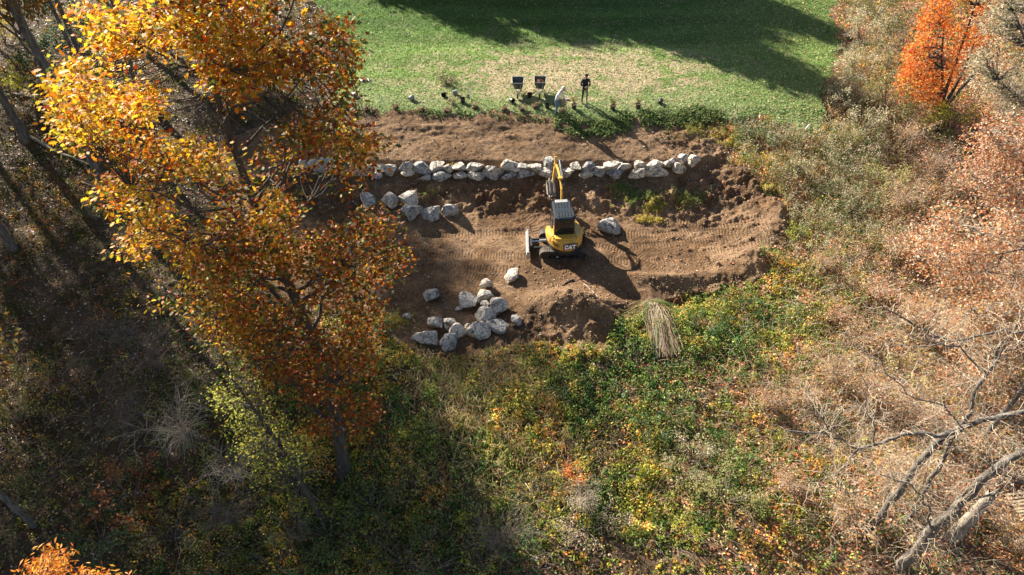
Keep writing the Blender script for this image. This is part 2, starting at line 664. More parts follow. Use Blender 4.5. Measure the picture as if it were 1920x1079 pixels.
def leaves(pos, nrm, size, col, shape='quad', axis=None, rng=RNG):
    """arrays for a cloud of leaves; axis = the leaf's long direction (random if None)"""
    T, F = TPL[shape]
    N = len(pos)
    nrm = norm(nrm)
    if axis is None:
        axis = rng.normal(size=(N, 3))
    u = norm(axis - (axis * nrm).sum(1, keepdims=True) * nrm)
    r = np.cross(u, nrm)
    size = np.broadcast_to(np.asarray(size, float), (N,))
    V = pos[:, None, :] + size[:, None, None] * (T[None, :, 0:1] * r[:, None, :] + T[None, :, 1:2] * u[:, None, :] + T[None, :, 2:3] * nrm[:, None, :])
    k = len(T)
    C = np.repeat(col, k, axis=0)
    base = (np.arange(N) * k)[:, None]
    fl = np.concatenate([np.array(f) for f in F])
    loops = (base + fl[None, :]).ravel()
    sizes = np.tile([len(f) for f in F], N)
    return V.reshape(-1, 3), loops, sizes, C


def join(parts):
    Vs, Ls, Ss, Cs = [], [], [], []
    o = 0
    for V, l, s, c in parts:
        Vs.append(V)
        Ls.append(l + o)
        Ss.append(s)
        Cs.append(c)
        o += len(V)
    return np.concatenate(Vs), np.concatenate(Ls), np.concatenate(Ss), np.concatenate(Cs)


def leaf_obj(name, parts, mat='leaf', parent=None, origin=None):
    V, l, s, c = join(parts)
    if origin is not None:
        V = V - np.array(origin)
    return link(name, np_mesh(name, V, l, s, c), parent, [mat])


class Tubes:
    def __init__(self):
        self.V, self.F, self.n = [], [], 0

    def add(self, pts, rad, sides=5):
        P = np.array([tuple(p) for p in pts], float)
        R = np.broadcast_to(np.asarray(rad, float), (len(P),))
        T = np.gradient(P, axis=0)
        T = norm(T)
        ref = np.array([.31, .95, .05]) if abs(T[0][2]) > .8 else np.array([0, 0, 1.0])
        A = norm(np.cross(T, ref))
        B = np.cross(T, A)
        an = np.arange(sides) * 2 * math.pi / sides
        ring = P[:, None, :] + R[:, None, None] * (np.cos(an)[None, :, None] * A[:, None, :] + np.sin(an)[None, :, None] * B[:, None, :])
        self.V.append(ring.reshape(-1, 3))
        m = len(P)
        i = np.arange(m - 1)[:, None] * sides
        j = np.arange(sides)[None, :]
        jn = (j + 1) % sides
        q = np.stack([i + j, i + jn, i + sides + jn, i + sides + j], -1).reshape(-1, 4) + self.n
        self.F.append(q)
        self.n += m * sides
        return self

    def mesh(self, name, origin=None):
        V = np.concatenate(self.V)
        if origin is not None:
            V = V - np.array(origin)
        F = np.concatenate(self.F)
        return np_mesh(name, V, F.ravel(), np.full(len(F), 4), None, True)

    def obj(self, name, mat, parent=None, origin=None):
        return link(name, self.mesh(name, origin), parent, [mat])


def bm_obj(name, bm, mat, parent=None, smooth=False, bevel=0.0):
    me = bpy.data.meshes.new(name)
    if bevel:
        bmesh.ops.bevel(bm, geom=[e for e in bm.edges], offset=bevel, segments=1, affect='EDGES', clamp_overlap=True)
    bmesh.ops.recalc_face_normals(bm, faces=bm.faces)
    bm.to_mesh(me)
    bm.free()
    if smooth:
        me.polygons.foreach_set('use_smooth', [True] * len(me.polygons))
    return link(name, me, parent, [mat] if not isinstance(mat, (list, tuple)) else mat)


def box(bm, c, s, rot=None):
    r = bmesh.ops.create_cube(bm, size=1.0)
    mt = Matrix.Translation(c) @ (Euler(rot).to_matrix().to_4x4() if rot else Matrix()) @ Matrix.Diagonal((*s, 1))
    bmesh.ops.transform(bm, matrix=mt, verts=r['verts'])
    return r['verts']


def cyl(bm, a, b, r1, r2=None, seg=14, caps=True):
    a, b = Vector(a), Vector(b)
    r2 = r1 if r2 is None else r2
    r = bmesh.ops.create_cone(bm, cap_ends=caps, segments=seg, radius1=r1, radius2=r2, depth=(b - a).length)
    q = (b - a).to_track_quat('Z', 'Y').to_matrix().to_4x4()
    bmesh.ops.transform(bm, matrix=Matrix.Translation((a + b) / 2) @ q, verts=r['verts'])
    return r['verts']


def prism(bm, outline, z0, z1):
    """extrude an xy outline between two heights"""
    lo = [bm.verts.new((x, y, z0)) for x, y in outline]
    hi = [bm.verts.new((x, y, z1)) for x, y in outline]
    n = len(outline)
    bm.faces.new(lo[::-1])
    bm.faces.new(hi)
    for i in range(n):
        bm.faces.new((lo[i], lo[(i + 1) % n], hi[(i + 1) % n], hi[i]))


def prism_yz(bm, outline, x0, x1):
    lo = [bm.verts.new((x0, y, z)) for y, z in outline]
    hi = [bm.verts.new((x1, y, z)) for y, z in outline]
    n = len(outline)
    bm.faces.new(lo)
    bm.faces.new(hi[::-1])
    for i in range(n):
        bm.faces.new((lo[i], hi[i], hi[(i + 1) % n], lo[(i + 1) % n]))


# ------------------------------------------------------------------ ground sheets
def lines(spans):
    r = []
    for a, b, d in spans:
        n = max(1, int(round((b - a) / d)))
        r.append(np.linspace(a, b, n, endpoint=False))
    r.append([spans[-1][1]])
    return np.concatenate(r)


def build_ground():
    xs = lines([(-400, -80, 20), (-80, -30, 2), (-30, -16, .35), (-16, -11, .12), (-11, 15, .068), (15, 20, .15), (20, 34, .35), (34, 80, 2), (80, 400, 20)])
    ys = lines([(-300, -20, 20), (-20, 6, 1.0), (6, 19, .22), (19, 22, .12), (22, 38.8, .066), (38.8, 60, .2), (60, 80, 1.5), (80, 500, 20)])
    X, Y = np.meshgrid(xs, ys)
    x, y = X.ravel(), Y.ravel()
    z = ground(x, y)
    soil, lawn = zones(x, y)
    px, py = proj(x, y, z)
    n = len(x)
    col = np.zeros((n, 3))
    a = fbm(x * .7, y * .7, 61, 4)[:, None]
    b = fbm(x * 2.3, y * 2.3, 67, 3)[:, None]
    # soil: pale dry where compacted, red brown where fresh
    s_dry = np.array([.33, .205, .115])
    s_mid = np.array([.22, .125, .062])
    s_red = np.array([.18, .085, .042])
    k = np.clip((a - .35) * 3.2, 0, 1)
    upper = sst(34.3, 35.2, y)[:, None] * (1 - sst(5, 10, x))[:, None]
    sc = s_mid * (1 - k) + s_dry * k
    sc = sc * (1 - .35 * upper) + s_dry * 1.02 * .35 * upper
    red = np.clip((b - .5) * 3, 0, 1) * np.exp(-((y - 32.4) / 1.2) ** 2)[:, None]
    sc = sc * (1 - red) + s_red * red
    humus = (np.exp(-((y - 23.2) / 1.6) ** 2) * (x < 1.5) + .6 * (x < -8))[:, None]
    sc = sc * (1 - .35 * np.clip(humus, 0, 1))
    # lawn
    g_deep = np.array([.05, .15, .02])
    g_mid = np.array([.23, .34, .08])
    g_pale = np.array([.27, .31, .14])
    straw = np.array([.56, .42, .27])
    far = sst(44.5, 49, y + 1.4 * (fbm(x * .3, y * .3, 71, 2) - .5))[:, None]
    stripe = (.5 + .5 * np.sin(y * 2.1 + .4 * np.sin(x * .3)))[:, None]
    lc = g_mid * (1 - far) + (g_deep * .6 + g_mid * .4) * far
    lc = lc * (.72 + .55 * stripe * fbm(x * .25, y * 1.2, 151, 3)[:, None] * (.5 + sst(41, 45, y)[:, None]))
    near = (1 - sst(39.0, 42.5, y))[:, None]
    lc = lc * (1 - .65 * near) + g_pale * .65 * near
    sx = np.exp(-((px - 1080) / 290) ** 2 - ((py - 140) / 48) ** 2)[:, None]
    sn = fbm(x * .8, y * 1.7, 73, 4)[:, None] * .6 + fbm(x * 3, y * 5, 77, 3)[:, None] * .4
    sw = np.clip((sn - .53 + .24 * sx) * 7, 0, 1) * np.clip(sx * 1.6 + .12, 0, 1)
    lc = lc * (1 - sw) + straw * sw
    rightg = sst(1250, 1450, px)[:, None] * .7
    lc = lc * (1 - rightg) + g_mid * .8 * rightg
    # woodland floor
    f1 = np.array([.07, .048, .03])
    f2 = np.array([.14, .09, .05])
    f3 = np.array([.05, .065, .025])
    fc = f1 * (1 - a) + f2 * a
    gm = np.clip((b - .5) * 3, 0, 1) * .6
    fc = fc * (1 - gm) + f3 * gm
    rightf = sst(1150, 1500, px)[:, None] * .5
    fc = fc * (1 - rightf) + np.array([.36, .20, .11]) * rightf
    col[:] = fc
    col[soil] = sc[soil]
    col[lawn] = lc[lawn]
    col[soil] *= (.42 + .85 * np.clip(fbm(x * 1.1 + 3, y * 1.4, 141, 5), .2, .8))[soil][:, None]
    tm, ts = track_field(x, y)
    nx, ny = len(xs), len(ys)
    ij = (np.arange(ny - 1)[:, None] * nx + np.arange(nx - 1)[None, :]).ravel()
    Q = np.stack([ij, ij + 1, ij + nx + 1, ij + nx], 1)
    cx, cy = x[Q].mean(1), y[Q].mean(1)
    fs = soil[Q].sum(1) >= 2
    fl = (lawn[Q].sum(1) >= 2) & ~fs
    pxx, pyy = px[Q].mean(1), py[Q].mean(1)
    fm = fs & inpoly(pxx, pyy, MOUND)
    V = np.stack([x, y, z], 1)
    for name, mask in (('lawn', fl), ('bare_soil', fs & ~fm), ('soil_mound', fm), ('woodland_floor', ~fs & ~fl)):
        q = Q[mask]
        u, inv = np.unique(q.ravel(), return_inverse=True)
        me = np_mesh(name, V[u], inv, np.full(len(q), 4), None, True)
        for an, arr in (('gcol', col[u]), ('zone', np.stack([soil[u] * 1.0, lawn[u] * 1.0, tm[u] * soil[u]], 1))):
            at_ = me.attributes.new(an, 'FLOAT_COLOR', 'POINT')
            c = np.ones((len(u), 4), np.float32)
            c[:, :3] = arr
            at_.data.foreach_set('color', c.ravel())
        al = me.attributes.new('along', 'FLOAT', 'POINT')
        al.data.foreach_set('value', ts[u].astype(np.float32))
        o = link(name, me, None, ['ground'])
        o['kind'] = 'structure'


build_ground()


# ------------------------------------------------------------------ loose stuff on the ground
def sample_ground(n, x0, x1, y0, y1, margin=60, rng=RNG):
    x = rng.uniform(x0, x1, n)
    y = rng.uniform(y0, y1, n)
    z0 = base_h(x, y)
    px, py = proj(x, y, z0)
    k = (px > -margin) & (px < 1920 + margin) & (py > -margin) & (py < 1079 + margin * 2)
    x, y = x[k], y[k]
    z = ground(x, y)
    soil, lawn = zones(x, y)
    px, py = proj(x, y, z)
    return x, y, z, px, py, soil, lawn


def pick(n, cols, p, jit=.18, rng=RNG):
    cols = np.array(cols, float)
    p = np.array((list(p) + [1] * len(cols))[:len(cols)], float)
    i = rng.choice(len(cols), n, p=p / p.sum())
    c = cols[i] * rng.uniform(1 - jit, 1 + jit, (n, 1)) * rng.uniform(1 - jit * .4, 1 + jit * .4, (n, 3))
    return np.clip(c, 0.004, .95)


def rocks_cloud(pos, size, col, rng=RNG):
    """many small irregular lumps, 8 triangles each"""
    T = np.array([(1, 0, 0), (-1, 0, 0), (0, 1, 0), (0, -1, 0), (0, 0, .8), (0, 0, -.8)]) * .5
    F = np.array([[0, 2, 4], [2, 1, 4], [1, 3, 4], [3, 0, 4], [2, 0, 5], [1, 2, 5], [3, 1, 5], [0, 3, 5]])
    N = len(pos)
    an = rng.uniform(0, 6.28, N)
    sc = rng.uniform(.6, 1.4, (N, 6, 3))
    t = T[None] * sc * size[:, None, None]
    c, s = np.cos(an)[:, None], np.sin(an)[:, None]
    V = np.stack([t[..., 0] * c - t[..., 1] * s, t[..., 0] * s + t[..., 1] * c, t[..., 2]], -1) + pos[:, None, :]
    L = (np.arange(N)[:, None, None] * 6 + F[None]).ravel()
    return V.reshape(-1, 3), L, np.full(N * 8, 3), np.repeat(col, 6, 0)


def build_clods():
    x, y, z, px, py, soil, lawn = sample_ground(60000, -15, 17, 19, 39)
    dens = .10 + .9 * np.exp(-((y - 32.6) / 1.0) ** 2) + .55 * (x > 8) + .8 * np.exp(-((px - 1070) / 90) ** 2 - ((py - 590) / 60) ** 2) + .5 * np.exp(-((py - 535) / 30) ** 2) * (px > 1000)
    dens *= .5 + 1.2 * fbm(x * 1.3, y * 1.3, 81, 3)
    tm, _ = track_field(x, y)
    k = soil & (RNG.random(len(x)) < dens * .55) & (tm < .3)
    P = np.stack([x, y, z], 1)[k]
    n = len(P)
    s = .04 + .11 * RNG.random(n) ** 3.5
    c = pick(n, [(.28, .17, .10), (.36, .25, .16), (.20, .11, .06), (.44, .40, .34)], [5, 4, 3, .5])
    o = leaf_obj('soil_clods', [rocks_cloud(P + [0, 0, .01], s, c)], 'litter')
    meta(o, 'loose crumbs and clods of brown earth strewn over the dug terraces', 'soil', kind='stuff')
    # pebbles and stone chips
    x, y, z, px, py, soil, lawn = sample_ground(9000, -13, 13, 20, 39)
    near = np.exp(-((px - 850) / 90) ** 2 - ((py - 560) / 50) ** 2)
    k = soil & (RNG.random(len(x)) < .10 + .6 * near)
    P = np.stack([x, y, z], 1)[k]
    n = len(P)
    s = .03 + .07 * RNG.random(n) ** 3
    o = leaf_obj('stone_chips', [rocks_cloud(P + [0, 0, .02], s, pick(n, [(.5, .48, .44), (.4, .37, .33)], [1, 1]))], 'litter')
    meta(o, 'small pale stone chips scattered over the bare soil', 'gravel', kind='stuff')


build_clods()


def build_litter():
    # woodland floor
    x, y, z, px, py, soil, lawn = sample_ground(370000, -36, 38, 6, 60)
    w = ~soil & ~lawn
    dens = np.where(w, .62, np.where(lawn, .055, .012))
    shade_lawn = inpoly(px, py, [(840, 0), (960, 110), (1170, 100), (1400, 120), (1560, 260), (1620, 0)])
    dens = np.where(lawn, .025 + .08 * shade_lawn + .16 * sst(1150, 1500, px), dens)
    cen = np.exp(-((px - 1000) / 330) ** 2 - ((py - 740) / 160) ** 2)
    dens = np.where(w, dens * (1 - .2 * cen), dens)
    k = RNG.random(len(x)) < dens
    x, y, z, px, py, lawn, soil = x[k], y[k], z[k], px[k], py[k], lawn[k], soil[k]
    n = len(x)
    P = np.stack([x, y, z + .02 + .05 * RNG.random(n) ** 2 * (~lawn)], 1)
    nr = np.stack([RNG.normal(0, .45, n), RNG.normal(0, .45, n), np.ones(n)], 1)
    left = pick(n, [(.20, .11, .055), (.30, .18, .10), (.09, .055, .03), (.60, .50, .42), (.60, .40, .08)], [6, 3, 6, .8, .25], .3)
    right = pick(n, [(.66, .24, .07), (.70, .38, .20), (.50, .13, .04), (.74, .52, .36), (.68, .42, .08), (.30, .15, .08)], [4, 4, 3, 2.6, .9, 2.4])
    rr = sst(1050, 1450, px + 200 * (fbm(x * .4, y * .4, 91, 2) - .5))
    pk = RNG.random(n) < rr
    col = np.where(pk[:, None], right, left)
    lw = pick(n, [(.62, .36, .20), (.52, .22, .10), (.70, .52, .36)], [3, 2, 2])
    col = np.where(lawn[:, None], lw, col)
    sz = RNG.uniform(.07, .15, n) + .03 * pk
    sz = np.where(lawn, RNG.uniform(.08, .13, n), sz)
    for nm, mk, lab in (('leaf_litter', ~lawn, 'carpet of fallen brown and rust leaves under the trees'),
                        ('lawn_leaves', lawn, 'scattered fallen leaves dotted over the mown lawn')):
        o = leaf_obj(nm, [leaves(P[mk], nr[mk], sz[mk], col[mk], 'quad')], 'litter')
        meta(o, lab, 'fallen leaves', kind='stuff')


build_litter()


def tufts(cx, cy, cz, h, w, nl, size, cols, probs, jit=.2, plume=False, rng=RNG, up=.5, leafjit=.15, tint=True):
    """bushy little plants: nl leaves spread through a dome of height h and radius w"""
    N = len(cx)
    pc = pick(N, cols, probs, jit)
    if tint:
        q = np.clip((fbm(cx * .55 + 31, cy * .55, 171, 3) - .35) * 3.3, 0, 1)[:, None]
        pc = pc * ((1 - q) * np.array([1.15, 1.35, 1.0]) + q * np.array([2.9, 2.1, 1.15]))
    a = rng.uniform(0, 6.283, (N, nl))
    if plume:
        t = rng.random((N, nl))
        r = np.sqrt(rng.random((N, nl))) * w[:, None] * (1 - .7 * t)
        hz = t * h[:, None]
    else:
        el = np.arccos(rng.random((N, nl)))
        rr = rng.random((N, nl)) ** .33
        r = rr * np.sin(el) * w[:, None]
        hz = rr * np.cos(el) * h[:, None]
    X = cx[:, None] + r * np.cos(a)
    Y = cy[:, None] + r * np.sin(a)
    Z = cz[:, None] + hz + .02
    P = np.stack([X, Y, Z], -1).reshape(-1, 3)
    nr = np.stack([np.cos(a) * .7, np.sin(a) * .7, np.full_like(a, up)], -1).reshape(-1, 3) + rng.normal(0, .45, (N * nl, 3))
    c = np.repeat(pc, nl, 0) * rng.uniform(1 - leafjit, 1 + leafjit, (N * nl, 1))
    return P, nr, c


GREENS = [(.075, .14, .035), (.13, .18, .05), (.045, .09, .03), (.20, .24, .08), (.11, .18, .09)]


def build_under():
    parts = []
    # low green weeds in the middle foreground
    x, y, z, px, py, soil, lawn = sample_ground(95000, -20, 24, 7, 30)
    n1 = fbm(x * .6, y * .6, 101, 4)
    n2 = fbm(x * 1.7, y * 1.7, 103, 3)
    c1 = np.exp(-((px - 960) / 290) ** 2 - ((py - 730) / 150) ** 2)
    c2 = np.exp(-((px - 1400) / 170) ** 2 - ((py - 600) / 90) ** 2)
    c3 = np.exp(-((px - 650) / 300) ** 2 - ((py - 960) / 160) ** 2) * .6
    c4 = np.exp(-((px - 1250) / 300) ** 2 - ((py - 930) / 120) ** 2) * .75
    dens = np.clip(c1 + c2 * 1.1 + c3 + c4, 0, 1.0) * np.clip((n1 * .6 + n2 * .5 - .38) * 4.5, 0, 1) + .03
    k = ~soil & ~lawn & (RNG.random(len(x)) < dens * .75)
    x, y, z, px, py = x[k], y[k], z[k], px[k], py[k]
    N = len(x)
    print('weeds', N)
    lump = np.clip((fbm(x * 1.1, y * 1.1, 113, 2) - .38) * 3.6, 0, 1)
    h = RNG.uniform(.10, .32, N) * (.5 + 2.0 * lump)
    w = RNG.uniform(.12, .26, N) * (.8 + .5 * lump)
    P, nr, c = tufts(x, y, z, h, w, 11, .1, GREENS + [(.34, .32, .10), (.40, .26, .12)], [4, 4, 3, 4, 2, 1.8, 1.4], .32)
    parts.append(leaves(P, nr, RNG.uniform(.07, .15, len(P)), c, 'quad'))
    # everywhere else: mixed brown / olive scrub
    x, y, z, px, py, soil, lawn = sample_ground(48000, -34, 36, 7, 58)
    n1 = fbm(x * .5 + 9, y * .5, 107, 4)
    dens = np.clip((n1 - .36) * 3.5, 0, 1) * .8 + .08
    k = ~soil & ~lawn & (RNG.random(len(x)) < dens)
    x, y, z, px, py = x[k], y[k], z[k], px[k], py[k]
    N = len(x)
    print('scrub', N)
    lump = np.clip((fbm(x * .9, y * .9, 117, 2) - .38) * 3.6, 0, 1)
    P, nr, c = tufts(x, y, z, RNG.uniform(.10, .4, N) * (.5 + 2.2 * lump), RNG.uniform(.15, .34, N) * (.8 + .5 * lump), 10, .1,
                     [(.10, .12, .03), (.20, .11, .04), (.28, .25, .06), (.06, .10, .03), (.36, .22, .12)], [4, 3, 2, 4, 2], .35)
    c = c * np.repeat(.55 + .45 * sst(450, 900, px), 10)[:, None]  # scrub colour dimmed towards the left, painting in the shade of the wood
    parts.append(leaves(P, nr, RNG.uniform(.07, .15, len(P)), c, 'quad'))
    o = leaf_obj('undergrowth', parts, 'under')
    meta(o, 'tangle of low green and brown weeds covering the slope', 'undergrowth', kind='stuff')

    # tall pale weeds right of the diggings
    parts = []
    x, y, z, px, py, soil, lawn = sample_ground(60000, 5, 32, 16, 56)
    c1 = np.exp(-((px - 1470) / 130) ** 2 - ((py - 300) / 85) ** 2) * 1.1 + np.exp(-((px - 1570) / 110) ** 2 - ((py - 400) / 100) ** 2) + np.exp(-((px - 1610) / 80) ** 2 - ((py - 140) / 120) ** 2)
    c1 = c1 + np.exp(-((px - 1330) / 150) ** 2 - ((py - 935) / 60) ** 2)
    n1 = fbm(x * .8, y * .8, 109, 3)
    k = ~soil & ~lawn & (RNG.random(len(x)) < np.clip(c1, 0, 1) * np.clip((n1 - .32) * 3.5, .05, 1) * .8)
    x, y, z, px = x[k], y[k], z[k], px[k]
    N = len(x)
    print('tall weeds', N)
    h = RNG.uniform(.4, 1.1, N)
    P, nr, c = tufts(x, y, z, h, RNG.uniform(.12, .26, N), 15, .1,
                     [(.20, .30, .09), (.36, .43, .18), (.52, .50, .28), (.10, .19, .05), (.50, .38, .20)], [5, 5, 3, 3, 1], plume=True, tint=False)
    parts.append(leaves(P, nr, RNG.uniform(.05, .11, len(P)), c, 'lance'))
    top = np.stack([x, y, z + h], 1)
    m = RNG.random(N) < .45
    q = np.repeat(top[m], 8, 0) + RNG.normal(0, .08, (m.sum() * 8, 3))
    parts.append(leaves(q, RNG.normal(size=q.shape) + [0, 0, .6], RNG.uniform(.05, .1, len(q)), pick(len(q), [(.52, .44, .30), (.6, .52, .40)], [1, 1]), 'quad'))
    o = leaf_obj('tall_weeds', parts, 'under')
    meta(o, 'pale tall seeding weeds between the lawn, the soil and the bare shrubs', 'weeds', kind='stuff')

    # dry straw grass patches and stalks
    parts = []
    for (cx, cy, rx, ry, n, hh) in [(880, 690, 70, 45, 3800, .55), (960, 760, 55, 60, 2600, .6), (840, 720, 45, 60, 1500, .6), (1000, 640, 120, 30, 900, .3), (1130, 800, 120, 60, 1500, .4),
                                    (1440, 700, 110, 60, 1500, .5), (1480, 335, 40, 40, 900, .7), (1330, 900, 120, 35, 1500, .5),
                                    (1180, 870, 120, 50, 1000, .4), (820, 900, 90, 70, 900, .6), (1600, 260, 60, 90, 1200, .8),
                                    (1540, 780, 150, 90, 2500, .6), (1700, 520, 160, 120, 2500, .7), (1750, 330, 120, 60, 1400, .7), (1000, 900, 200, 60, 1200, .4)]:
        pxs = RNG.normal(cx, rx, n)
        pys = RNG.normal(cy, ry, n)
        c0 = hit(cx, cy)
        s = scale_at(c0)
        x = c0.x + (pxs - cx) / s
        y = c0.y - (pys - cy) / s * 1.5
        z = ground(x, y)
        so, la = zones(x, y)
        k = ~so & ~la
        x, y, z = x[k], y[k], z[k]
        m = len(x)
        L = RNG.uniform(.5, 1.0, m) * hh
        ax = np.stack([RNG.normal(.1, .45, m), RNG.normal(-.1, .45, m), np.ones(m)], 1)
        ax = norm(ax)
        P = np.stack([x, y, z], 1) + ax * L[:, None] * .5
        parts.append(leaves(P, norm(RNG.normal(size=(m, 3)) + [0, -.5, .4]), L, pick(m, [(.52, .40, .20), (.60, .48, .28), (.42, .27, .12), (.3, .28, .10)], [3, 3, 2, 1]), 'blade', ax))
    V, l, s_, c = join(parts)
    o = link('dry_grass', np_mesh('dry_grass', V, l, s_, c * 1.15), None, ['leaf'])
    meta(o, 'straw coloured dry grass stalks standing in patches on the slope', 'dry grass', kind='stuff')

    # turf fringe hanging over the cut at the lawn edge and torn sods on the bank
    parts = []
    pl = [(650, 205), (690, 205), (760, 210), (830, 212), (900, 209), (960, 215), (1040, 224), (1075, 236), (1110, 243), (1150, 236), (1190, 224), (1240, 222), (1300, 214), (1350, 222)]
    pw = [hit(*p) for p in pl]
    for i, (a, b) in enumerate(zip(pw[:-1], pw[1:])):
        big = 1.0 if pl[i][0] > 1000 else .35
        n = int((110 if big < 1 else 750) * (b - a).length)
        t = RNG.random(n)
        x = a.x + (b.x - a.x) * t + RNG.normal(0, .1, n)
        y = a.y + (b.y - a.y) * t + RNG.normal(-.05, .16 + .16 * big, n)
        k = vn(x * 1.6, y * 1.6, 5) > (.25 if big == 1 else .55)
        x, y = x[k], y[k]
        z = ground(x, y)
        m = len(x)
        ax = norm(np.stack([RNG.normal(.1, .5, m), RNG.normal(-.35, .4, m), np.full(m, .8)], 1))
        L = RNG.uniform(.12, .34, m) * (.6 + .4 * big)
        parts.append(leaves(np.stack([x, y, z], 1) + ax * L[:, None] * .45, RNG.normal(size=(m, 3)) + [0, 0, .5], L, pick(m, [(.12, .19, .05), (.19, .25, .08), (.30, .28, .13), (.07, .13, .035)], [3, 3, 2, 2]), 'lance', ax))
    for (sx, sy, sr, cnt) in [(1190, 372, .9, 500), (1225, 380, .5, 320), (1290, 372, .7, 420), (1160, 352, .4, 160), (1208, 412, .35, 200), (1235, 415, .2, 70),
                              (1370, 265, .9, 500), (1420, 300, .8, 420), (1290, 240, 1.1, 420), (1450, 350, .6, 260), (1490, 440, .35, 200), (805, 362, .5, 60), (735, 600, .7, 500), (840, 312, .15, 60)]:
        c0 = hit(sx, sy)
        x = c0.x + RNG.normal(0, sr * .7, cnt)
        y = c0.y + RNG.normal(0, sr * .4, cnt)
        z = ground(x, y)
        k = vn(x * 3, y * 3, 8) > .38
        x, y, z = x[k], y[k], z[k]
        m = len(x)
        P, nr, c = tufts(x, y, z, RNG.uniform(.08, .26, m), RNG.uniform(.06, .14, m), 7, .1, [(.14, .19, .06), (.24, .27, .12), (.30, .26, .13), (.08, .13, .04)], [3, 3, 2, 2])
        parts.append(leaves(P, nr, RNG.uniform(.05, .12, len(P)), c, 'lance'))
    o = leaf_obj('turf_fringe', parts, 'under')
    meta(o, 'ragged green turf and torn sods along the cut edge of the lawn and bank', 'turf', kind='stuff')

    # short lawn blades, only a nap over the turf
    x, y, z, px, py, soil, lawn = sample_ground(170000, -16, 28, 37, 60, 20)
    k = lawn
    x, y, z, px, py = x[k], y[k], z[k], px[k], py[k]
    m = len(x)
    keep = RNG.random(m) < .75
    x, y, z, px, py = x[keep], y[keep], z[keep], px[keep], py[keep]
    m = len(x)
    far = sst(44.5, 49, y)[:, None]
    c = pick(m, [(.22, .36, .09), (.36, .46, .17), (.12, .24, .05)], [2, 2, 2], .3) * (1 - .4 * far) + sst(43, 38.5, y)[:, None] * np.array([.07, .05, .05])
    sx = np.exp(-((px - 1080) / 290) ** 2 - ((py - 140) / 48) ** 2)
    st = RNG.random(m) < sx * .36
    c = np.where(st[:, None], pick(m, [(.62, .46, .28), (.66, .54, .36)], [1, 1]), c)
    ax = norm(np.stack([RNG.normal(0, .6, m), RNG.normal(0, .6, m), np.full(m, .8)], 1))
    L = RNG.uniform(.06, .14, m)
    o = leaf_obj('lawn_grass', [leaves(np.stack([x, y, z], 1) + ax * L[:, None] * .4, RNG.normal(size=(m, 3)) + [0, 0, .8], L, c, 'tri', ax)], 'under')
    meta(o, 'short green grass blades of the mown lawn with straw patches', 'grass', kind='stuff')


build_under()


def twig_tangle():
    rg = np.random.default_rng(66)
    tb = Tubes()
    n = 0
    spots = [(1640, 600, 170, 130, 1000, 1.1), (1800, 380, 110, 110, 600, 1.2), (1600, 760, 150, 80, 550, 1.0), (1780, 760, 130, 130, 1000, 1.3),
             (1740, 960, 150, 90, 800, 1.2), (1720, 290, 90, 60, 600, 1.0), (1450, 790, 90, 60, 160, .8), (1380, 960, 90, 70, 120, .8),
             (330, 740, 110, 80, 170, 1.2), (430, 900, 60, 90, 90, 1.2), (950, 1030, 110, 40, 150, .9), (620, 940, 70, 60, 60, .8), (100, 700, 120, 200, 90, 1.0)]
    for cx, cy, rx, ry, m, L in spots:
        c0 = hit(cx, cy)
        s = scale_at(c0)
        x = c0.x + rg.normal(0, rx, m) / s
        y = c0.y + rg.normal(0, ry, m) / s * 1.4
        so, la = zones(x, y)
        z = ground(x, y)
        for i in range(m):
            if so[i] or la[i]:
                continue
            qx, qy = proj(x[i], y[i], z[i])
            if qx > 1845 and 890 < qy < 1060:
                continue
            a = rg.normal(.6, 1.2)
            l = L * rg.uniform(.4, 1.5)
            h = rg.uniform(.15, .9) * l
            d = np.array([math.cos(a), math.sin(a), 0])
            side = np.array([-d[1], d[0], 0]) * rg.normal(0, .25) * l
            P = []
            for t in np.linspace(0, 1, 6):
                P.append(np.array([x[i], y[i], z[i]]) + d * l * t + side * t * t + [0, 0, h * math.sin(math.pi * min(1, .15 + .8 * t)) * (.4 + .6 * t)])
            r0 = rg.uniform(.004, .009)
            tb.add(P, np.linspace(r0, .002, 6), 3)
            for k in range(2):
                j = int(rg.integers(2, 5))
                dd = norm(d + rg.normal(0, .8, 3)) * l * rg.uniform(.2, .45)
                tb.add([P[j], P[j] + dd * .5 + rg.normal(0, .04, 3), P[j] + dd], [r0 * .5, r0 * .4, .002], 3)
    o = tb.obj('twig_tangle', 'twig', None)
    meta(o, 'tangled pale bare twigs and canes covering the right slope and the hollow', 'brushwood', kind='stuff')


twig_tangle()


# ------------------------------------------------------------------ boulders
def boulder_mesh(name, w, d, h, seed, cuts=10, sub=3):
    rr = np.random.default_rng(seed)
    bm = bmesh.new()
    bmesh.ops.create_icosphere(bm, subdivisions=sub, radius=1.0)
    V = np.array([v.co[:] for v in bm.verts])
    V *= 1.12
    for _ in range(cuts):
        n = rr.normal(size=3)
        n[2] *= .8
        n /= np.linalg.norm(n)
        dd = rr.uniform(.42, .80)
        t = np.maximum(V @ n - dd, 0)
        V -= t[:, None] * n[None]
    nz = fbm(V[:, 0] * 2.2 + seed, V[:, 1] * 2.2 + V[:, 2] * 1.7, seed % 97, 3) - .5
    V *= (1 + .11 * nz)[:, None]
    V /= np.abs(V).max(0)
    V *= np.array([w / 2, d / 2, h / 2])
    for v, c in zip(bm.verts, V):
        v.co = c
    me = bpy.data.meshes.new(name)
    bm.to_mesh(me)
    bm.free()
    return me


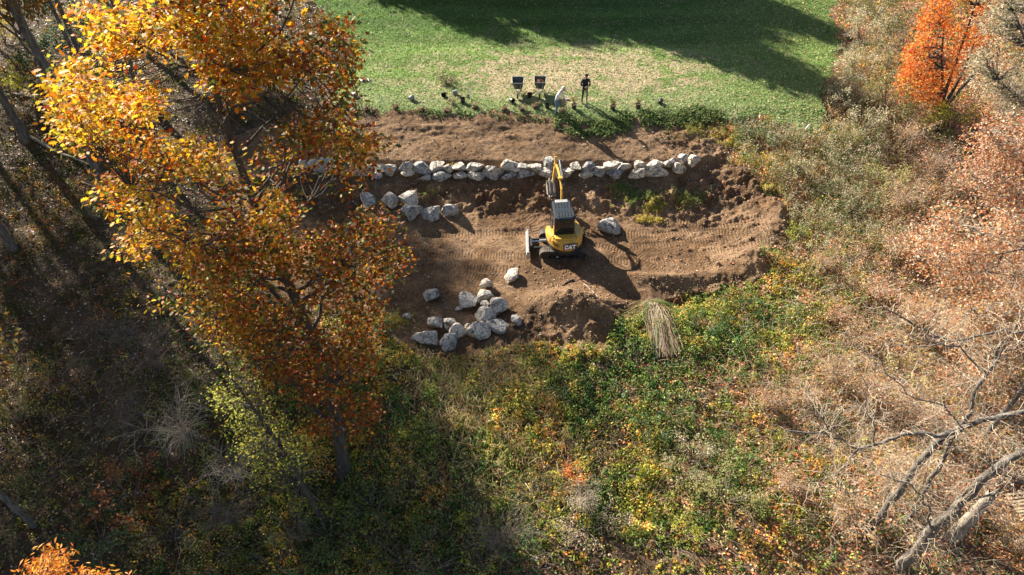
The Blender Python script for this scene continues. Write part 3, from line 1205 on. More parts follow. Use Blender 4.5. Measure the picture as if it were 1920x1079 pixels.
def boulder(name, loc, w, d, h, seed, parent=None, rz=0.0, tilt=0.0, sub=3):
    me = boulder_mesh(name, w, d, h, seed, sub=sub)
    o = link(name, me, parent, ['rock'])
    o.location = loc
    rr = random.Random(seed)
    o.rotation_euler = (rr.uniform(-tilt, tilt), rr.uniform(-tilt, tilt), rz)
    return o


def build_wall():
    p0 = hit(965, 334)
    w = root('boulder_wall', p0, 'low dry stacked retaining wall of pale limestone boulders across the dug slope', 'boulder wall')
    U = [(635, 308, 32, 15, 0), (655, 313, 18, 13, 0), (682, 311, 40, 19, 0), (711, 317, 28, 20, 0), (735, 317, 31, 25, 0), (762, 313, 31, 21, 0),
         (797, 320, 42, 27, 0), (820, 314, 25, 16, 0), (839, 317, 21, 19, 0), (863, 314, 29, 18, 0), (891, 314, 30, 15, 0), (924, 321, 37, 23, 0),
         (960, 314, 41, 23, 0), (980, 312, 18, 14, 0), (1000, 314, 29, 19, 0), (1030, 308, 30, 20, 0), (1067, 322, 29, 22, 0), (1082, 314, 23, 15, 0),
         (1101, 312, 24, 18, 0), (1125, 320, 33, 26, 0), (1147, 311, 33, 17, 0), (1170, 312, 25, 17, 0), (1196, 311, 28, 15, 0), (1228, 310, 35, 19, 0),
         (1255, 306, 31, 17, 0), (1278, 298, 24, 14, 0), (1298, 303, 27, 24, 0), (610, 306, 34, 18, 0), (578, 308, 30, 17, 0),
         (682, 324, 35, 13, 1), (766, 327, 24, 16, 1), (711, 326, 20, 12, 1), (831, 331, 34, 18, 1), (863, 328, 25, 15, 1), (889, 329, 35, 15, 1),
         (955, 330, 28, 14, 1), (985, 326, 35, 16, 1), (1020, 324, 27, 18, 1), (1045, 325, 26, 17, 1), (1095, 328, 29, 14, 1), (1156, 325, 31, 16, 1),
         (1192, 325, 37, 19, 1), (1234, 322, 46, 22, 1), (1270, 313, 30, 22, 1), (640, 320, 40, 14, 1), (600, 320, 34, 14, 1), (924, 333, 22, 9, 1), (797, 333, 22, 9, 1)]
    for i, (px, py, ww, hh, low) in enumerate(U):
        Y = (33.72 if low else 34.0) - .05 * ((i * 7) % 3) + (max(0, px - 1200) / 100) ** 2 * .5
        p = at(px, py, Y)
        s = scale_at(p)
        wm = ww / s * 1.2
        hm = hh / s * 1.3
        boulder('boulder', p - p0, wm, .62 + .25 * ((i * 13) % 5) / 5, hm, 100 + i, w, (i * 37 % 11 - 5) * .05, .12)


build_wall()

LOOSE = [
    (690, 378, 33, 30, 'dark grey boulder half hidden under the edge of the oak on the upper terrace'),
    (730, 375, 31, 24, 'pointed grey boulder right of the oak crown, leftmost fully visible one below the wall'),
    (765, 371, 36, 27, 'flat topped grey boulder touching the back of a rounder blue grey one'),
    (771, 396, 33, 33, 'rounded blue grey boulder in front of a flatter one, left of the blocky brown boulder'),
    (809, 397, 40, 27, 'wide blocky brownish boulder with a notched top between two rounder boulders'),
    (850, 392, 35, 27, 'tan and grey boulder at the right end of the loose row below the wall'),
    (1145, 420, 44, 28, 'pale cream boulder lying alone on the soil right of the excavator'),
    (806, 549, 29, 34, 'tall pointed grey boulder standing apart left of the lower boulder pile'),
    (911, 532, 27, 19, 'small tan grey boulder at the top of the short column in the lower pile'),
    (914, 552, 31, 24, 'dark speckled square boulder just below the topmost small one of the lower pile'),
    (877, 564, 37, 24, 'grey wedge shaped boulder lying flat left of the small grey stone'),
    (909, 571, 17, 15, 'little smooth grey stone wedged between the wedge shaped boulder and a rounded one'),
    (938, 573, 31, 28, 'rounded grey boulder at the right of the little wedged stone'),
    (911, 592, 33, 31, 'tan five sided boulder in the middle of the lower pile'),
    (930, 610, 36, 29, 'grey tilted boulder right of the large slabby boulder in the lower pile'),
    (963, 516, 28, 19, 'cream boulder lying alone at the foot of the excavator above the soil mound'),
    (970, 597, 23, 26, 'mossy grey boulder alone between the lower pile and the soil mound'),
    (765, 592, 16, 13, 'small white stone alone left of the lower boulder pile'),
    (818, 604, 31, 29, 'grey boulder with a flat face at the upper left of the front heap'),
    (843, 606, 25, 31, 'narrow brownish boulder standing upright between two grey ones in the front heap'),
    (862, 618, 29, 33, 'brown faced tall boulder leaning in the middle of the front heap'),
    (876, 610, 12, 20, 'thin pale stone slab tucked behind the brown faced boulder'),
    (787, 628, 30, 29, 'pale cream sided boulder at the far left of the front heap'),
    (811, 630, 30, 29, 'blue grey boulder beside the pale cream sided one in the front heap'),
    (843, 635, 35, 31, 'grey boulder nearest the undergrowth at the front of the heap'),
    (895, 622, 40, 33, 'large slabby brown grey boulder closing the right end of the front heap'),
    (897, 564, 10, 7, 'tiny pale stone beside the tip of the wedge shaped boulder'),
    (859, 579, 11, 7, 'tiny whitish stone below the wedge shaped boulder'),
    (1107, 323, 10, 9, 'small pinkish stone dropped at the foot of the boulder wall'),
]
for i, (px, py, ww, hh, lab) in enumerate(LOOSE):
    q = hit(px, py + hh * .28)
    s = scale_at(q)
    w_ = ww / s * 1.3
    h_ = min(w_ * .9, hh / s * 1.15)
    grp = 'boulders lying below the wall' if i < 6 else 'boulders of the lower pile' if 7 <= i < 26 else None
    o = boulder('boulder' if ww > 18 else 'stone', q + Vector((0, 0, h_ * .24)), w_, w_ * .85, h_, 300 + i, None, (i * 53 % 17 - 8) * .12, .25)
    meta(o, lab, 'boulder' if ww > 18 else 'stone', grp)


# ------------------------------------------------------------------ excavator
def build_excavator():
    base = Vector((2.77, 28.85 + .0, 0))
    base.z = gz(2.77, 28.85) - .03
    R = root('excavator', base, 'yellow mini excavator with a grey cab roof reaching its arm to the boulder wall', 'excavator')

    def track(y0, y1):
        # belt outline in xz
        L, h = 1.28, .54
        r = h / 2
        pts = []
        n = 9
        for k in range(n + 1):
            a = math.pi / 2 - math.pi * k / n
            pts.append((L - r + r * math.cos(a), r + r * math.sin(a)))
        for k in range(n + 1):
            a = -math.pi / 2 - math.pi * k / n
            pts.append((-L + r + r * math.cos(a), r + r * math.sin(a)))
        e = root('crawler_track', (0, 0, 0), None, None)
        e.parent = R
        # belt (hollow band)
        bm = bmesh.new()
        inn = [(x * .955, (z - r) * .84 + r) for x, z in pts]
        rings = []
        for yy, ol in ((y0, pts), (y1, pts), (y1, inn), (y0, inn)):
            rings.append([bm.verts.new((x, yy, z)) for x, z in ol])
        m = len(pts)
        for k in range(4):
            A, B = rings[k], rings[(k + 1) % 4]
            for i in range(m):
                bm.faces.new((A[i], A[(i + 1) % m], B[(i + 1) % m], B[i]))
        bm_obj('belt', bm, 'rubber', e)
        # tread lugs, chevron halves, one mesh shared
        per = []
        P = [Vector((x, 0, z)) for x, z in pts] + [Vector((pts[0][0], 0, pts[0][1]))]
        tot = sum((b - a).length for a, b in zip(P[:-1], P[1:]))
        step = tot / 44
        d = 0.0
        lug = None
        seg = 0
        acc = 0.0
        for k in range(44):
            t = k * step
            while seg < len(P) - 2 and acc + (P[seg + 1] - P[seg]).length < t:
                acc += (P[seg + 1] - P[seg]).length
                seg += 1
            a, b = P[seg], P[seg + 1]
            q = a.lerp(b, (t - acc) / (b - a).length)
            dr = (b - a).normalized()
            if lug is None:
                bm = bmesh.new()
                box(bm, (0, -.095, 0), (.062, .2, .045), (0, 0, .22))
                box(bm, (0, .095, 0), (.062, .2, .045), (0, 0, -.22))
                o = bm_obj('track_lug', bm, 'rubber', e)
                lug = o
            else:
                o = lug.copy()
                COL.objects.link(o)
                o.parent = e
            o.location = (q.x, (y0 + y1) / 2, q.z)
            o.rotation_euler = (0, -math.atan2(dr.z, dr.x), 0)
        # frame, sprocket, idler, rollers
        ym = (y0 + y1) / 2
        bm = bmesh.new()
        box(bm, (0, ym, .29), (1.7, .26, .2))
        bm_obj('track_frame', bm, 'black', e, bevel=.02)
        for xx in (-.98, .98):
            bm = bmesh.new()
            cyl(bm, (xx, y0 + .03, r), (xx, y1 - .03, r), .215, seg=18)
            bm_obj('drive_sprocket' if xx > 0 else 'idler_wheel', bm, 'black', e, bevel=.01)
        rl = None
        for xx in (-.6, -.2, .2, .6):
            if rl is None:
                bm = bmesh.new()
                cyl(bm, (0, y0 + .05, .12), (0, y1 - .05, .12), .085, seg=12)
                rl = o = bm_obj('roller', bm, 'black', e)
            else:
                o = rl.copy()
                COL.objects.link(o)
                o.parent = e
            o.location.x = xx
    track(-.99, -.59)
    track(.59, .99)
    bm = bmesh.new()
    box(bm, (0, 0, .38), (1.0, 1.2, .22))
    box(bm, (0, 0, .3), (1.5, .5, .16))
    bm_obj('undercarriage', bm, 'black', R, bevel=.02)
    bm = bmesh.new()
    cyl(bm, (0, 0, .48), (0, 0, .62), .5, seg=28)
    bm_obj('slew_ring', bm, 'black', R)
    # blade at the left
    bl = root('dozer_blade', (0, 0, 0), None, None)
    bl.parent = R
    bm = bmesh.new()
    N = 7
    prof = [(-1.92 - .10 * math.sin(math.pi * k / N), .06 + .40 * k / N) for k in range(N + 1)]
    for (xa, za), (xb, zb) in zip(prof[:-1], prof[1:]):
        vs = [bm.verts.new(c) for c in ((xa, -.99, za), (xa, .99, za), (xb, .99, zb), (xb, -.99, zb),
                                        (xa + .045, -.99, za), (xa + .045, .99, za), (xb + .045, .99, zb), (xb + .045, -.99, zb))]
        for f in ((0, 1, 2, 3), (7, 6, 5, 4), (0, 4, 5, 1), (3, 2, 6, 7), (0, 3, 7, 4), (1, 5, 6, 2)):
            bm.faces.new([vs[i] for i in f])
    box(bm, (-1.91, 0, .48), (.09, 1.98, .05))
    box(bm, (-1.90, -.97, .27), (.16, .03, .44))
    box(bm, (-1.90, .97, .27), (.16, .03, .44))
    bm_obj('blade_plate', bm, 'silver', bl)
    for yy in (-.36, .36):
        bm = bmesh.new()
        box(bm, (-1.25, yy, .30), (1.3, .10, .13), (0, -.03, 0))
        bm_obj('blade_arm', bm, 'black', bl, bevel=.015)
    bm = bmesh.new()
    box(bm, (-1.72, 0, .33), (.12, .72, .22))
    bm_obj('blade_bracket', bm, 'black', bl, bevel=.015)
    bm = bmesh.new()
    cyl(bm, (-1.75, .0, .44), (-1.2, .0, .5), .035, seg=10)
    bm_obj('blade_rod', bm, 'chrome', bl)
    bm = bmesh.new()
    cyl(bm, (-1.28, .0, .49), (-.7, .0, .54), .07, seg=12)
    bm_obj('blade_cylinder', bm, 'silver', bl)

    # rotating upper body, turned a little to the left
    H = root('upper_body', (.05, -.02, 0), None, None, rz=math.radians(5))
    H.parent = R
    out = []
    for k in range(25):
        a = math.pi + math.pi * k / 24
        out.append((.97 * math.cos(a), .02 + 1.28 * math.sin(a) * (abs(math.sin(a)) ** .0)))
    out += [(.97, .55), (.80, .90), (-.86, .90), (-.97, .6)]
    bm = bmesh.new()
    prism(bm, out, .62, .78)
    bm_obj('deck', bm, 'black', H, bevel=.015)
    # rounded counterweight: stacked outlines
    bm = bmesh.new()
    rings = []
    for z, s in ((.76, .97), (.84, 1.0), (1.05, 1.005), (1.22, .985), (1.34, .94), (1.40, .88)):
        rings.append([bm.verts.new((x * s, y * s if y < 0 else y, z)) for x, y in out[:25]] + [bm.verts.new((.93 * s, -.02, z)), bm.verts.new((-.93 * s, -.02, z))])
    for A, B in zip(rings[:-1], rings[1:]):
        n = len(A)
        for i in range(n):
            bm.faces.new((A[i], A[(i + 1) % n], B[(i + 1) % n], B[i]))
    bm.faces.new(rings[0][::-1])
    bm.faces.new(rings[-1])
    bm_obj('counterweight', bm, 'yellow', H, smooth=False)
    # engine hood top behind the cab
    bm = bmesh.new()
    hood = [(-.62, -.98), (.0, -1.10), (.40, -1.02), (.44, -.62), (-.66, -.62)]
    prism(bm, hood, 1.39, 1.47)
    bm_obj('engine_hood', bm, 'yellow', H, bevel=.02)
    # right side hood, long rounded body beside the cab
    bm = bmesh.new()
    side = [(.47, -1.0), (.70, -.86), (.86, -.55), (.93, -.1), (.93, .45), (.80, .86), (.47, .92)]
    prism(bm, side, .78, 1.30)
    for v in bm.verts:
        if v.co.z > 1.2:
            v.co.x = .47 + (v.co.x - .47) * .86
            v.co.z = 1.30 + .20 * max(0, -v.co.y * .6 + .3) - .10 * (v.co.x - .47)
    bm_obj('side_hood', bm, 'yellow', H, bevel=.035)
    bm = bmesh.new()
    box(bm, (.455, -.2, 1.36), (.02, 1.5, .05))
    bm_obj('hood_seam', bm, 'black', H)
    bm = bmesh.new()
    prism(bm, [(-.97, -.0), (-.60, -.0), (-.60, .9), (-.84, .88), (-.95, .6)], .78, .92)
    bm_obj('step_fender', bm, 'yellow', H, bevel=.02)
    # grab handle loop on the left rear
    tb = Tubes()
    lp = [(-.80 + .11 * math.cos(a), -.78 + .06 * math.cos(a) - .03, 1.27 + .17 * math.sin(a)) for a in np.linspace(0, 2 * math.pi, 15)]
    lp = [(x, y, z + .08) for x, y, z in lp]
    tb.add(lp, .026, 6)
    tb.obj('grab_handle', 'yellow', H)
    # vents and panel seams on the tail
    bm = bmesh.new()
    for k in range(5):
        a = math.radians(222 + 5 * k)
        box(bm, (.975 * math.cos(a), 1.285 * math.sin(a), 1.1), (.02, .03, .22), (0, 0, a))
    bm_obj('vent', bm, 'black', H)
    # lettering plate and letters on the tail
    zt = 1.13
    plate = root('name_plate', (.13, -1.288, zt), None, None, rz=math.radians(4))
    plate.parent = H
    plate.rotation_euler = (math.radians(-8), 0, math.radians(4))
    plate.scale = (1.22, 1, 1.3)
    bm = bmesh.new()
    box(bm, (0, 0, 0), (.62, .03, .27))
    bm_obj('plate', bm, 'black', plate)
    T = .046

    def strokes(name, segs, mat='white'):
        bm = bmesh.new()
        for i, (x0, z0, x1, z1) in enumerate(segs):
            l = math.hypot(x1 - x0, z1 - z0)
            box(bm, ((x0 + x1) / 2, -.018 - .0015 * i, (z0 + z1) / 2), (l + T * .8, .012, T), (0, -math.atan2(z1 - z0, x1 - x0), 0))
        return bm_obj(name, bm, mat, plate)
    strokes('letter', [(-.135, .07, -.225, .07), (-.235, .06, -.235, -.06), (-.225, -.07, -.135, -.07), (-.125, .06, -.125, .035), (-.125, -.06, -.125, -.035)])
    strokes('letter', [(-.075, -.075, -.01, .075), (-.01, .075, .055, -.075), (-.04, -.03, .02, -.03)])
    strokes('letter', [(.075, .07, .235, .07), (.155, .05, .155, -.075)])
    bm = bmesh.new()
    v = [bm.verts.new(c) for c in ((-.075, -.026, -.105), (.055, -.026, -.105), (-.01, -.026, -.035))]
    v2 = [bm.verts.new((c.co.x, -.016, c.co.z)) for c in v]
    bm.faces.new(v)
    bm.faces.new(v2[::-1])
    for i in range(3):
        bm.faces.new((v[i], v2[i], v2[(i + 1) % 3], v[(i + 1) % 3]))
    bm_obj('logo_triangle', bm, 'yellow', plate)
    # cab: posts, windows, door, roof
    cx0, cx1, cy0, cy1, z0, z1 = -.66, .40, -.62, .92, .78, 2.42
    cab = root('cab', (0, 0, 0), None, None)
    cab.parent = H

    def post(a, b, w=.065):
        bm = bmesh.new()
        a, b = Vector(a), Vector(b)
        d = b - a
        r = bmesh.ops.create_cube(bm, size=1)
        q = d.to_track_quat('Z', 'Y').to_matrix().to_4x4()
        bmesh.ops.transform(bm, matrix=Matrix.Translation((a + b) / 2) @ q @ Matrix.Diagonal((w, w, d.length, 1)), verts=r['verts'])
        return bm_obj('cab_post', bm, 'black', cab, bevel=.01)
    ins = .05
    for x, xi in ((cx0, cx0 + ins), (cx1, cx1 - ins)):
        post((x, cy0, z0), (xi, cy0 + .06, z1))
        post((x, cy1, z0), (xi, cy1 - .10, z1))
        post((x, .15, z0), (xi, .15, z1))
        bm = bmesh.new()
        prism_yz(bm, [(cy0 + .03, z0 + .55), (cy1 - .03, z0 + .5), (cy1 - .12, z1 - .05), (cy0 + .08, z1 - .05)], (x + xi) / 2 - .012, (x + xi) / 2 + .012)
        bm_obj('side_window', bm, 'glass', cab)
        bm = bmesh.new()
        prism_yz(bm, [(cy0 + .03, z0), (cy1 - .03, z0), (cy1 - .03, z0 + .5), (cy0 + .03, z0 + .52)], x - .02, x + .02)
        bm_obj('side_panel', bm, 'yellow' if x > 0 else 'black', cab)
    for y in (cy0, cy1):
        bm = bmesh.new()
        sgn = 1 if y < 0 else -1
        box(bm, ((cx0 + cx1) / 2, y + sgn * .035, (z0 + z1) / 2 + .28), (cx1 - cx0 - .12, .018, z1 - z0 - .66))
        bm_obj('rear_window' if y < 0 else 'front_window', bm, 'glass', cab)
    bm = bmesh.new()
    box(bm, ((cx0 + cx1) / 2, cy0 + .02, 1.55), (cx1 - cx0, .05, .05))
    bm_obj('cab_frame', bm, 'black', cab)
    bm = bmesh.new()
    box(bm, ((cx0 + cx1) / 2, cy0 + .05, 2.36), (cx1 - cx0 - .05, .06, .08))
    bm_obj('cab_frame', bm, 'black', cab)
    bm = bmesh.new()
    box(bm, (-.13, .1, 1.15), (.5, .5, .16))
    box(bm, (-.13, -.18, 1.55), (.48, .12, .7))
    bm_obj('seat', bm, 'interior', cab, bevel=.03)
    # grille seen through the rear window
    tb = Tubes()
    for k in range(5):
        zz = 1.72 + k * .13
        tb.add([(cx0 + .12, cy0 + .0, zz), (cx1 - .12, cy0 + .0, zz)], .009, 4)
    tb.obj('rear_guard', 'interior', cab)
    # roof, domed and ribbed, with a pale hatch in front
    rf = root('roof', (0, 0, 0), None, None)
    rf.parent = H
    bm = bmesh.new()
    ol = [(-.66, -.60), (-.50, -.70), (.27, -.70), (.40, -.60), (.37, .86), (.30, .98), (-.56, .98), (-.63, .86)]
    ringz = []
    for z, s in ((2.40, 1.0), (2.46, 1.02), (2.52, .98), (2.56, .90)):
        ringz.append([bm.verts.new((-.13 + (x + .13) * s, .14 + (y - .14) * s, z)) for x, y in ol])
    for A, B in zip(ringz[:-1], ringz[1:]):
        for i in range(8):
            bm.faces.new((A[i], A[(i + 1) % 8], B[(i + 1) % 8], B[i]))
    bm.faces.new(ringz[0][::-1])
    bm.faces.new(ringz[-1])
    bm_obj('roof_panel', bm, 'grey_roof', rf)
    for k in range(6):
        x = -.52 + k * .155
        bm = bmesh.new()
        # zig-zag rib: straight, kinked, straight
        pts = [(x, .62), (x + .0, .22), (x + .09, -.10), (x + .09, -.50)]
        for (xa, ya), (xb, yb) in zip(pts[:-1], pts[1:]):
            l = math.hypot(xb - xa, yb - ya)
            box(bm, ((xa + xb) / 2, (ya + yb) / 2, 2.572), (.045, l + .02, .035), (0, 0, -math.atan2(xb - xa, yb - ya)))
        bm_obj('roof_rib', bm, 'grey_roof', rf)
    bm = bmesh.new()
    box(bm, (-.13, .80, 2.575), (.66, .26, .03))
    bm_obj('roof_hatch', bm, 'silver', rf, bevel=.01)
    lamp = None
    for x in (-.60, .34):
        bm = bmesh.new()
        box(bm, (x, .99, 2.52), (.09, .1, .1))
        bm_obj('work_lamp', bm, 'black', rf, bevel=.015)
    # boom, stick, cylinders, bucket: a plane right of the cab's front
    bx = -.04
    B0, B1, B2 = Vector((bx + .02, 1.02, .95)), Vector((bx, 1.45, 2.85)), Vector((bx - .03, 3.62, 3.05))
    bm = bmesh.new()
    box(bm, (bx, 1.05, .85), (.28, .36, .5))
    bm_obj('swing_bracket', bm, 'black', H, bevel=.03)

    def beam(name, pts, wx, hs, mat, par):
        bm = bmesh.new()
        rg = []
        P = [Vector(p) for p in pts]
        for i, p in enumerate(P):
            t = ((P[min(i + 1, len(P) - 1)] - P[max(i - 1, 0)])).normalized()
            n = t.cross(Vector((1, 0, 0))).normalized()
            h = hs[i] / 2
            rg.append([bm.verts.new(p + Vector((sx * wx / 2, 0, 0)) + n * sz * h) for sx, sz in ((-1, -1), (1, -1), (1, 1), (-1, 1))])
        for A, C in zip(rg[:-1], rg[1:]):
            for i in range(4):
                bm.faces.new((A[i], A[(i + 1) % 4], C[(i + 1) % 4], C[i]))
        bm.faces.new(rg[0][::-1])
        bm.faces.new(rg[-1])
        return bm_obj(name, bm, mat, par, bevel=.012)
    boom = beam('boom', [B0, B0 + Vector((0, .05, .9)), (bx, 1.32, 2.45), B1, (bx, 2.0, 3.12), (bx - .01, 2.9, 3.16), B2], .085, [.2, .24, .26, .26, .22, .18, .14], 'yellow', H)

    def ram(name, a, b, r, split, par=H):
        a, b = Vector(a), Vector(b)
        m = a.lerp(b, split)
        e = root(name, (0, 0, 0), None, None)
        e.parent = par
        bm = bmesh.new()
        cyl(bm, a, m, r, seg=12)
        bm_obj('barrel', bm, 'black', e)
        bm = bmesh.new()
        cyl(bm, m, b, r * .5, seg=10)
        bm_obj('rod', bm, 'chrome', e)
    ram('boom_cylinder', (bx + .16, 1.2, .95), (bx + .15, 1.62, 2.6), .06, .55)
    ram('stick_cylinder', (bx + .15, 1.50, 3.05), (bx + .13, 3.45, 3.42), .075, .72)
    tb = Tubes()
    for dx in (-.02, .03):
        tb.add([(bx + .09 + dx, 1.25, 2.0), (bx + .1 + dx, 1.38, 3.1), (bx + .1 + dx, 2.2, 3.36), (bx + .1 + dx, 3.2, 3.3), (bx + .05 + dx, 3.6, 3.1)], .016, 5)
    tb.obj('hydraulic_hose', 'black', H)
    bm = bmesh.new()
    box(bm, (bx - .03, 1.9, 3.28), (.24, .18, .12))
    bm_obj('cylinder_bracket', bm, 'yellow', H, bevel=.01)
    bm = bmesh.new()
    cyl(bm, (bx - .13, 3.62, 3.05), (bx + .13, 3.62, 3.05), .075, seg=12)
    bm_obj('pivot_bracket', bm, 'yellow', H, bevel=.01)
    S0, S1 = Vector((bx - .03, 3.78, 3.46)), Vector((bx - .16, 3.58, 1.9))
    beam('stick', [S0, B2 + Vector((0, .02, 0)), (bx - .1, 3.62, 2.4), S1], .13, [.14, .26, .18, .12], 'yellow', H)
    ram('bucket_cylinder', (bx - .05, 3.95, 3.25), (bx - .14, 3.78, 2.3), .045, .55)
    # bucket with teeth and thumb tines
    bk = root('bucket', (bx - .26, 3.48, 1.55), None, None, rz=math.radians(6))
    bk.parent = H
    bm = bmesh.new()
    prof = [(.28, .34), (.30, .05), (.18, -.20), (-.08, -.32), (-.34, -.26)]
    for (ya, za), (yb, zb) in zip(prof[:-1], prof[1:]):
        l = math.hypot(yb - ya, zb - za)
        box(bm, (0, (ya + yb) / 2, (za + zb) / 2), (.42, l + .02, .03), (math.atan2(zb - za, yb - ya), 0, 0))
    bm_obj('bucket_shell', bm, 'mudsteel', bk)
    for sx in (-.215, .215):
        bm = bmesh.new()
        prism_yz(bm, prof + [(-.05, .18)], sx - .012, sx + .012)
        bm_obj('bucket_side', bm, 'mudsteel', bk)
    for k in range(4):
        bm = bmesh.new()
        x = -.17 + k * .113
        cyl(bm, (x, -.32, -.26), (x, -.50, -.22), .032, .012, seg=6)
        bm_obj('bucket_tooth', bm, 'mudsteel', bk)
    for k, x in enumerate((-.12, .10)):
        bm = bmesh.new()
        prism_yz(bm, [(.1, .62), (-.05, .66), (-.34, .30), (-.46, -.02), (-.36, .02), (-.22, .30)], x - .035, x + .035)
        bm_obj('thumb_tine', bm, 'mudsteel', bk)


build_excavator()


# ------------------------------------------------------------------ people
def skinned(name, joints, edges, parent, mats, root_i=0, sub=2, assign=None):
    me = bpy.data.meshes.new(name)
    me.from_pydata([j[0] for j in joints], edges, [])
    o = bpy.data.objects.new(name, me)
    COL.objects.link(o)
    m = o.modifiers.new('s', 'SKIN')
    sv = me.skin_vertices[0].data
    for i, j in enumerate(joints):
        r = j[1]
        sv[i].radius = (r, r) if not isinstance(r, tuple) else r
        sv[i].use_root = (i == root_i)
    sb = o.modifiers.new('d', 'SUBSURF')
    sb.levels = sb.render_levels = sub
    dg = bpy.context.evaluated_depsgraph_get()
    dg.update()
    nm = bpy.data.meshes.new_from_object(o.evaluated_get(dg))
    nm.name = name
    o.modifiers.clear()
    o.data = nm
    nm.materials.clear()
    for k in mats:
        nm.materials.append(M[k])
    if assign:
        for p in nm.polygons:
            p.material_index = assign(p.center)
            p.use_smooth = True
    o.parent = parent
    return o


def hand(parent, wrist, d, side, curl=.6):
    """palm, four unequal bent fingers and a thumb as one skinned mesh"""
    d = Vector(d).normalized()
    s = Vector(side).normalized()
    n = d.cross(s).normalized()
    w = Vector(wrist)
    J = [(w, .022), (w + d * .05, (.034, .018))]
    E = [(0, 1)]
    for k, L in enumerate((.070, .080, .075, .058)):
        b = w + d * .085 + s * (.030 - .02 * k)
        J += [(b, .010), (b + d * L * .5 - n * L * .15 * curl, .009), (b + d * L * .7 - n * L * .6 * curl, .008)]
        i = len(J) - 3
        E += [(1, i), (i, i + 1), (i + 1, i + 2)]
    t = w + d * .03 + s * .035
    J += [(t, .012), (t + d * .035 + s * .02 - n * .012, .010), (t + d * .06 + s * .015 - n * .035 * curl, .008)]
    i = len(J) - 3
    E += [(1, i), (i, i + 1), (i + 1, i + 2)]
    return skinned('hand', J, E, parent, ['skin'], 0, 1, lambda c: 0)


def person_standing():
    p = hit(1095, 193)
    R = root('person', p, 'person standing in black hooded top, dark trousers and cap, both hands at a spade', 'person', rz=math.radians(8))
    R.scale = (1.06,) * 3
    V = Vector
    J = [(V((0, 0, .98)), (.155, .105)), (V((0, .01, 1.18)), (.15, .10)), (V((0, -.01, 1.38)), (.175, .115)), (V((0, -.02, 1.50)), .075),
         (V((0, -.05, 1.58)), .055), (V((0, -.08, 1.66)), (.072, .088)), (V((0, -.075, 1.73)), (.075, .09)),
         (V((-.19, 0, 1.44)), .062), (V((-.27, -.04, 1.20)), .05), (V((-.12, -.26, 1.10)), .036), (V((-.03, -.33, 1.10)), .028),
         (V((.19, 0, 1.44)), .062), (V((.27, -.05, 1.20)), .05), (V((.14, -.26, 1.16)), .036), (V((.05, -.33, 1.17)), .028),
         (V((-.09, 0, .88)), .095), (V((-.12, -.02, .50)), .065), (V((-.13, .02, .10)), .048), (V((-.13, -.05, .045)), .045), (V((-.14, -.15, .035)), .036),
         (V((.09, 0, .88)), .095), (V((.12, -.03, .50)), .065), (V((.14, .02, .10)), .048), (V((.14, -.05, .045)), .045), (V((.16, -.15, .035)), .036)]
    E = [(0, 1), (1, 2), (2, 3), (3, 4), (4, 5), (5, 6), (2, 7), (7, 8), (8, 9), (9, 10), (2, 11), (11, 12), (12, 13), (13, 14),
         (0, 15), (15, 16), (16, 17), (17, 18), (18, 19), (0, 20), (20, 21), (21, 22), (22, 23), (23, 24)]

    def asg(c):
        if c.z > 1.535:
            return 0
        if c.z > .93:
            return 1 if not (c.y < -.30) else 0
        if c.z > .13:
            return 2
        return 3
    skinned('body', J, E, R, ['skin', 'hoodie', 'pants', 'boots'], 0, 2, asg)
    hand(R, (-.03, -.33, 1.10), (1, -.15, .0), (0, 0, 1), 1)
    hand(R, (.05, -.33, 1.17), (-1, -.15, .0), (0, 0, 1), 1)
    face(R, V((0, -.08, 1.665)))
    bm = bmesh.new()
    bmesh.ops.create_uvsphere(bm, u_segments=14, v_segments=8, radius=.108)
    for v in bm.verts:
        v.co.z = max(v.co.z, -.01)
        v.co.z *= .95
        v.co += V((0, -.072, 1.735))
    bm_obj('cap', bm, 'hoodie', R, True)
    bm = bmesh.new()
    cyl(bm, (0, -.17, 1.735), (0, -.16, 1.745), .07, seg=14)
    bm_obj('cap_brim', bm, 'hoodie', R)
    # hood bunched behind the neck
    bm = bmesh.new()
    bmesh.ops.create_uvsphere(bm, u_segments=12, v_segments=8, radius=.1)
    for v in bm.verts:
        v.co = V((v.co.x * 1.2, v.co.y * .6 + .06, v.co.z * .75 + 1.50))
    bm_obj('hood', bm, 'hoodie', R, True)
    return R


def face(R, c, rot=None):
    """eyes, nose, mouth and ears on a head centred at c, looking along -y"""
    V = Vector
    mt = rot or Matrix()
    for nm, lst, mat in (('ear', [(-.082, .01, 0, .014, .022, .032), (.082, .01, 0, .014, .022, .032)], 'skin'),
                         ('nose', [(0, -.098, -.005, .013, .022, .022)], 'skin'),
                         ('eye', [(-.03, -.083, .018, .012, .008, .008), (.03, -.083, .018, .012, .008, .008)], 'hoodie'),
                         ('mouth', [(0, -.088, -.045, .024, .006, .006)], 'red')):
        for (x, y, z, a, b, d) in lst:
            bm = bmesh.new()
            bmesh.ops.create_uvsphere(bm, u_segments=8, v_segments=6, radius=1)
            for v in bm.verts:
                v.co = c + mt @ V((x + v.co.x * a, y + v.co.y * b, z + v.co.z * d))
            bm_obj(nm, bm, mat, R, True)


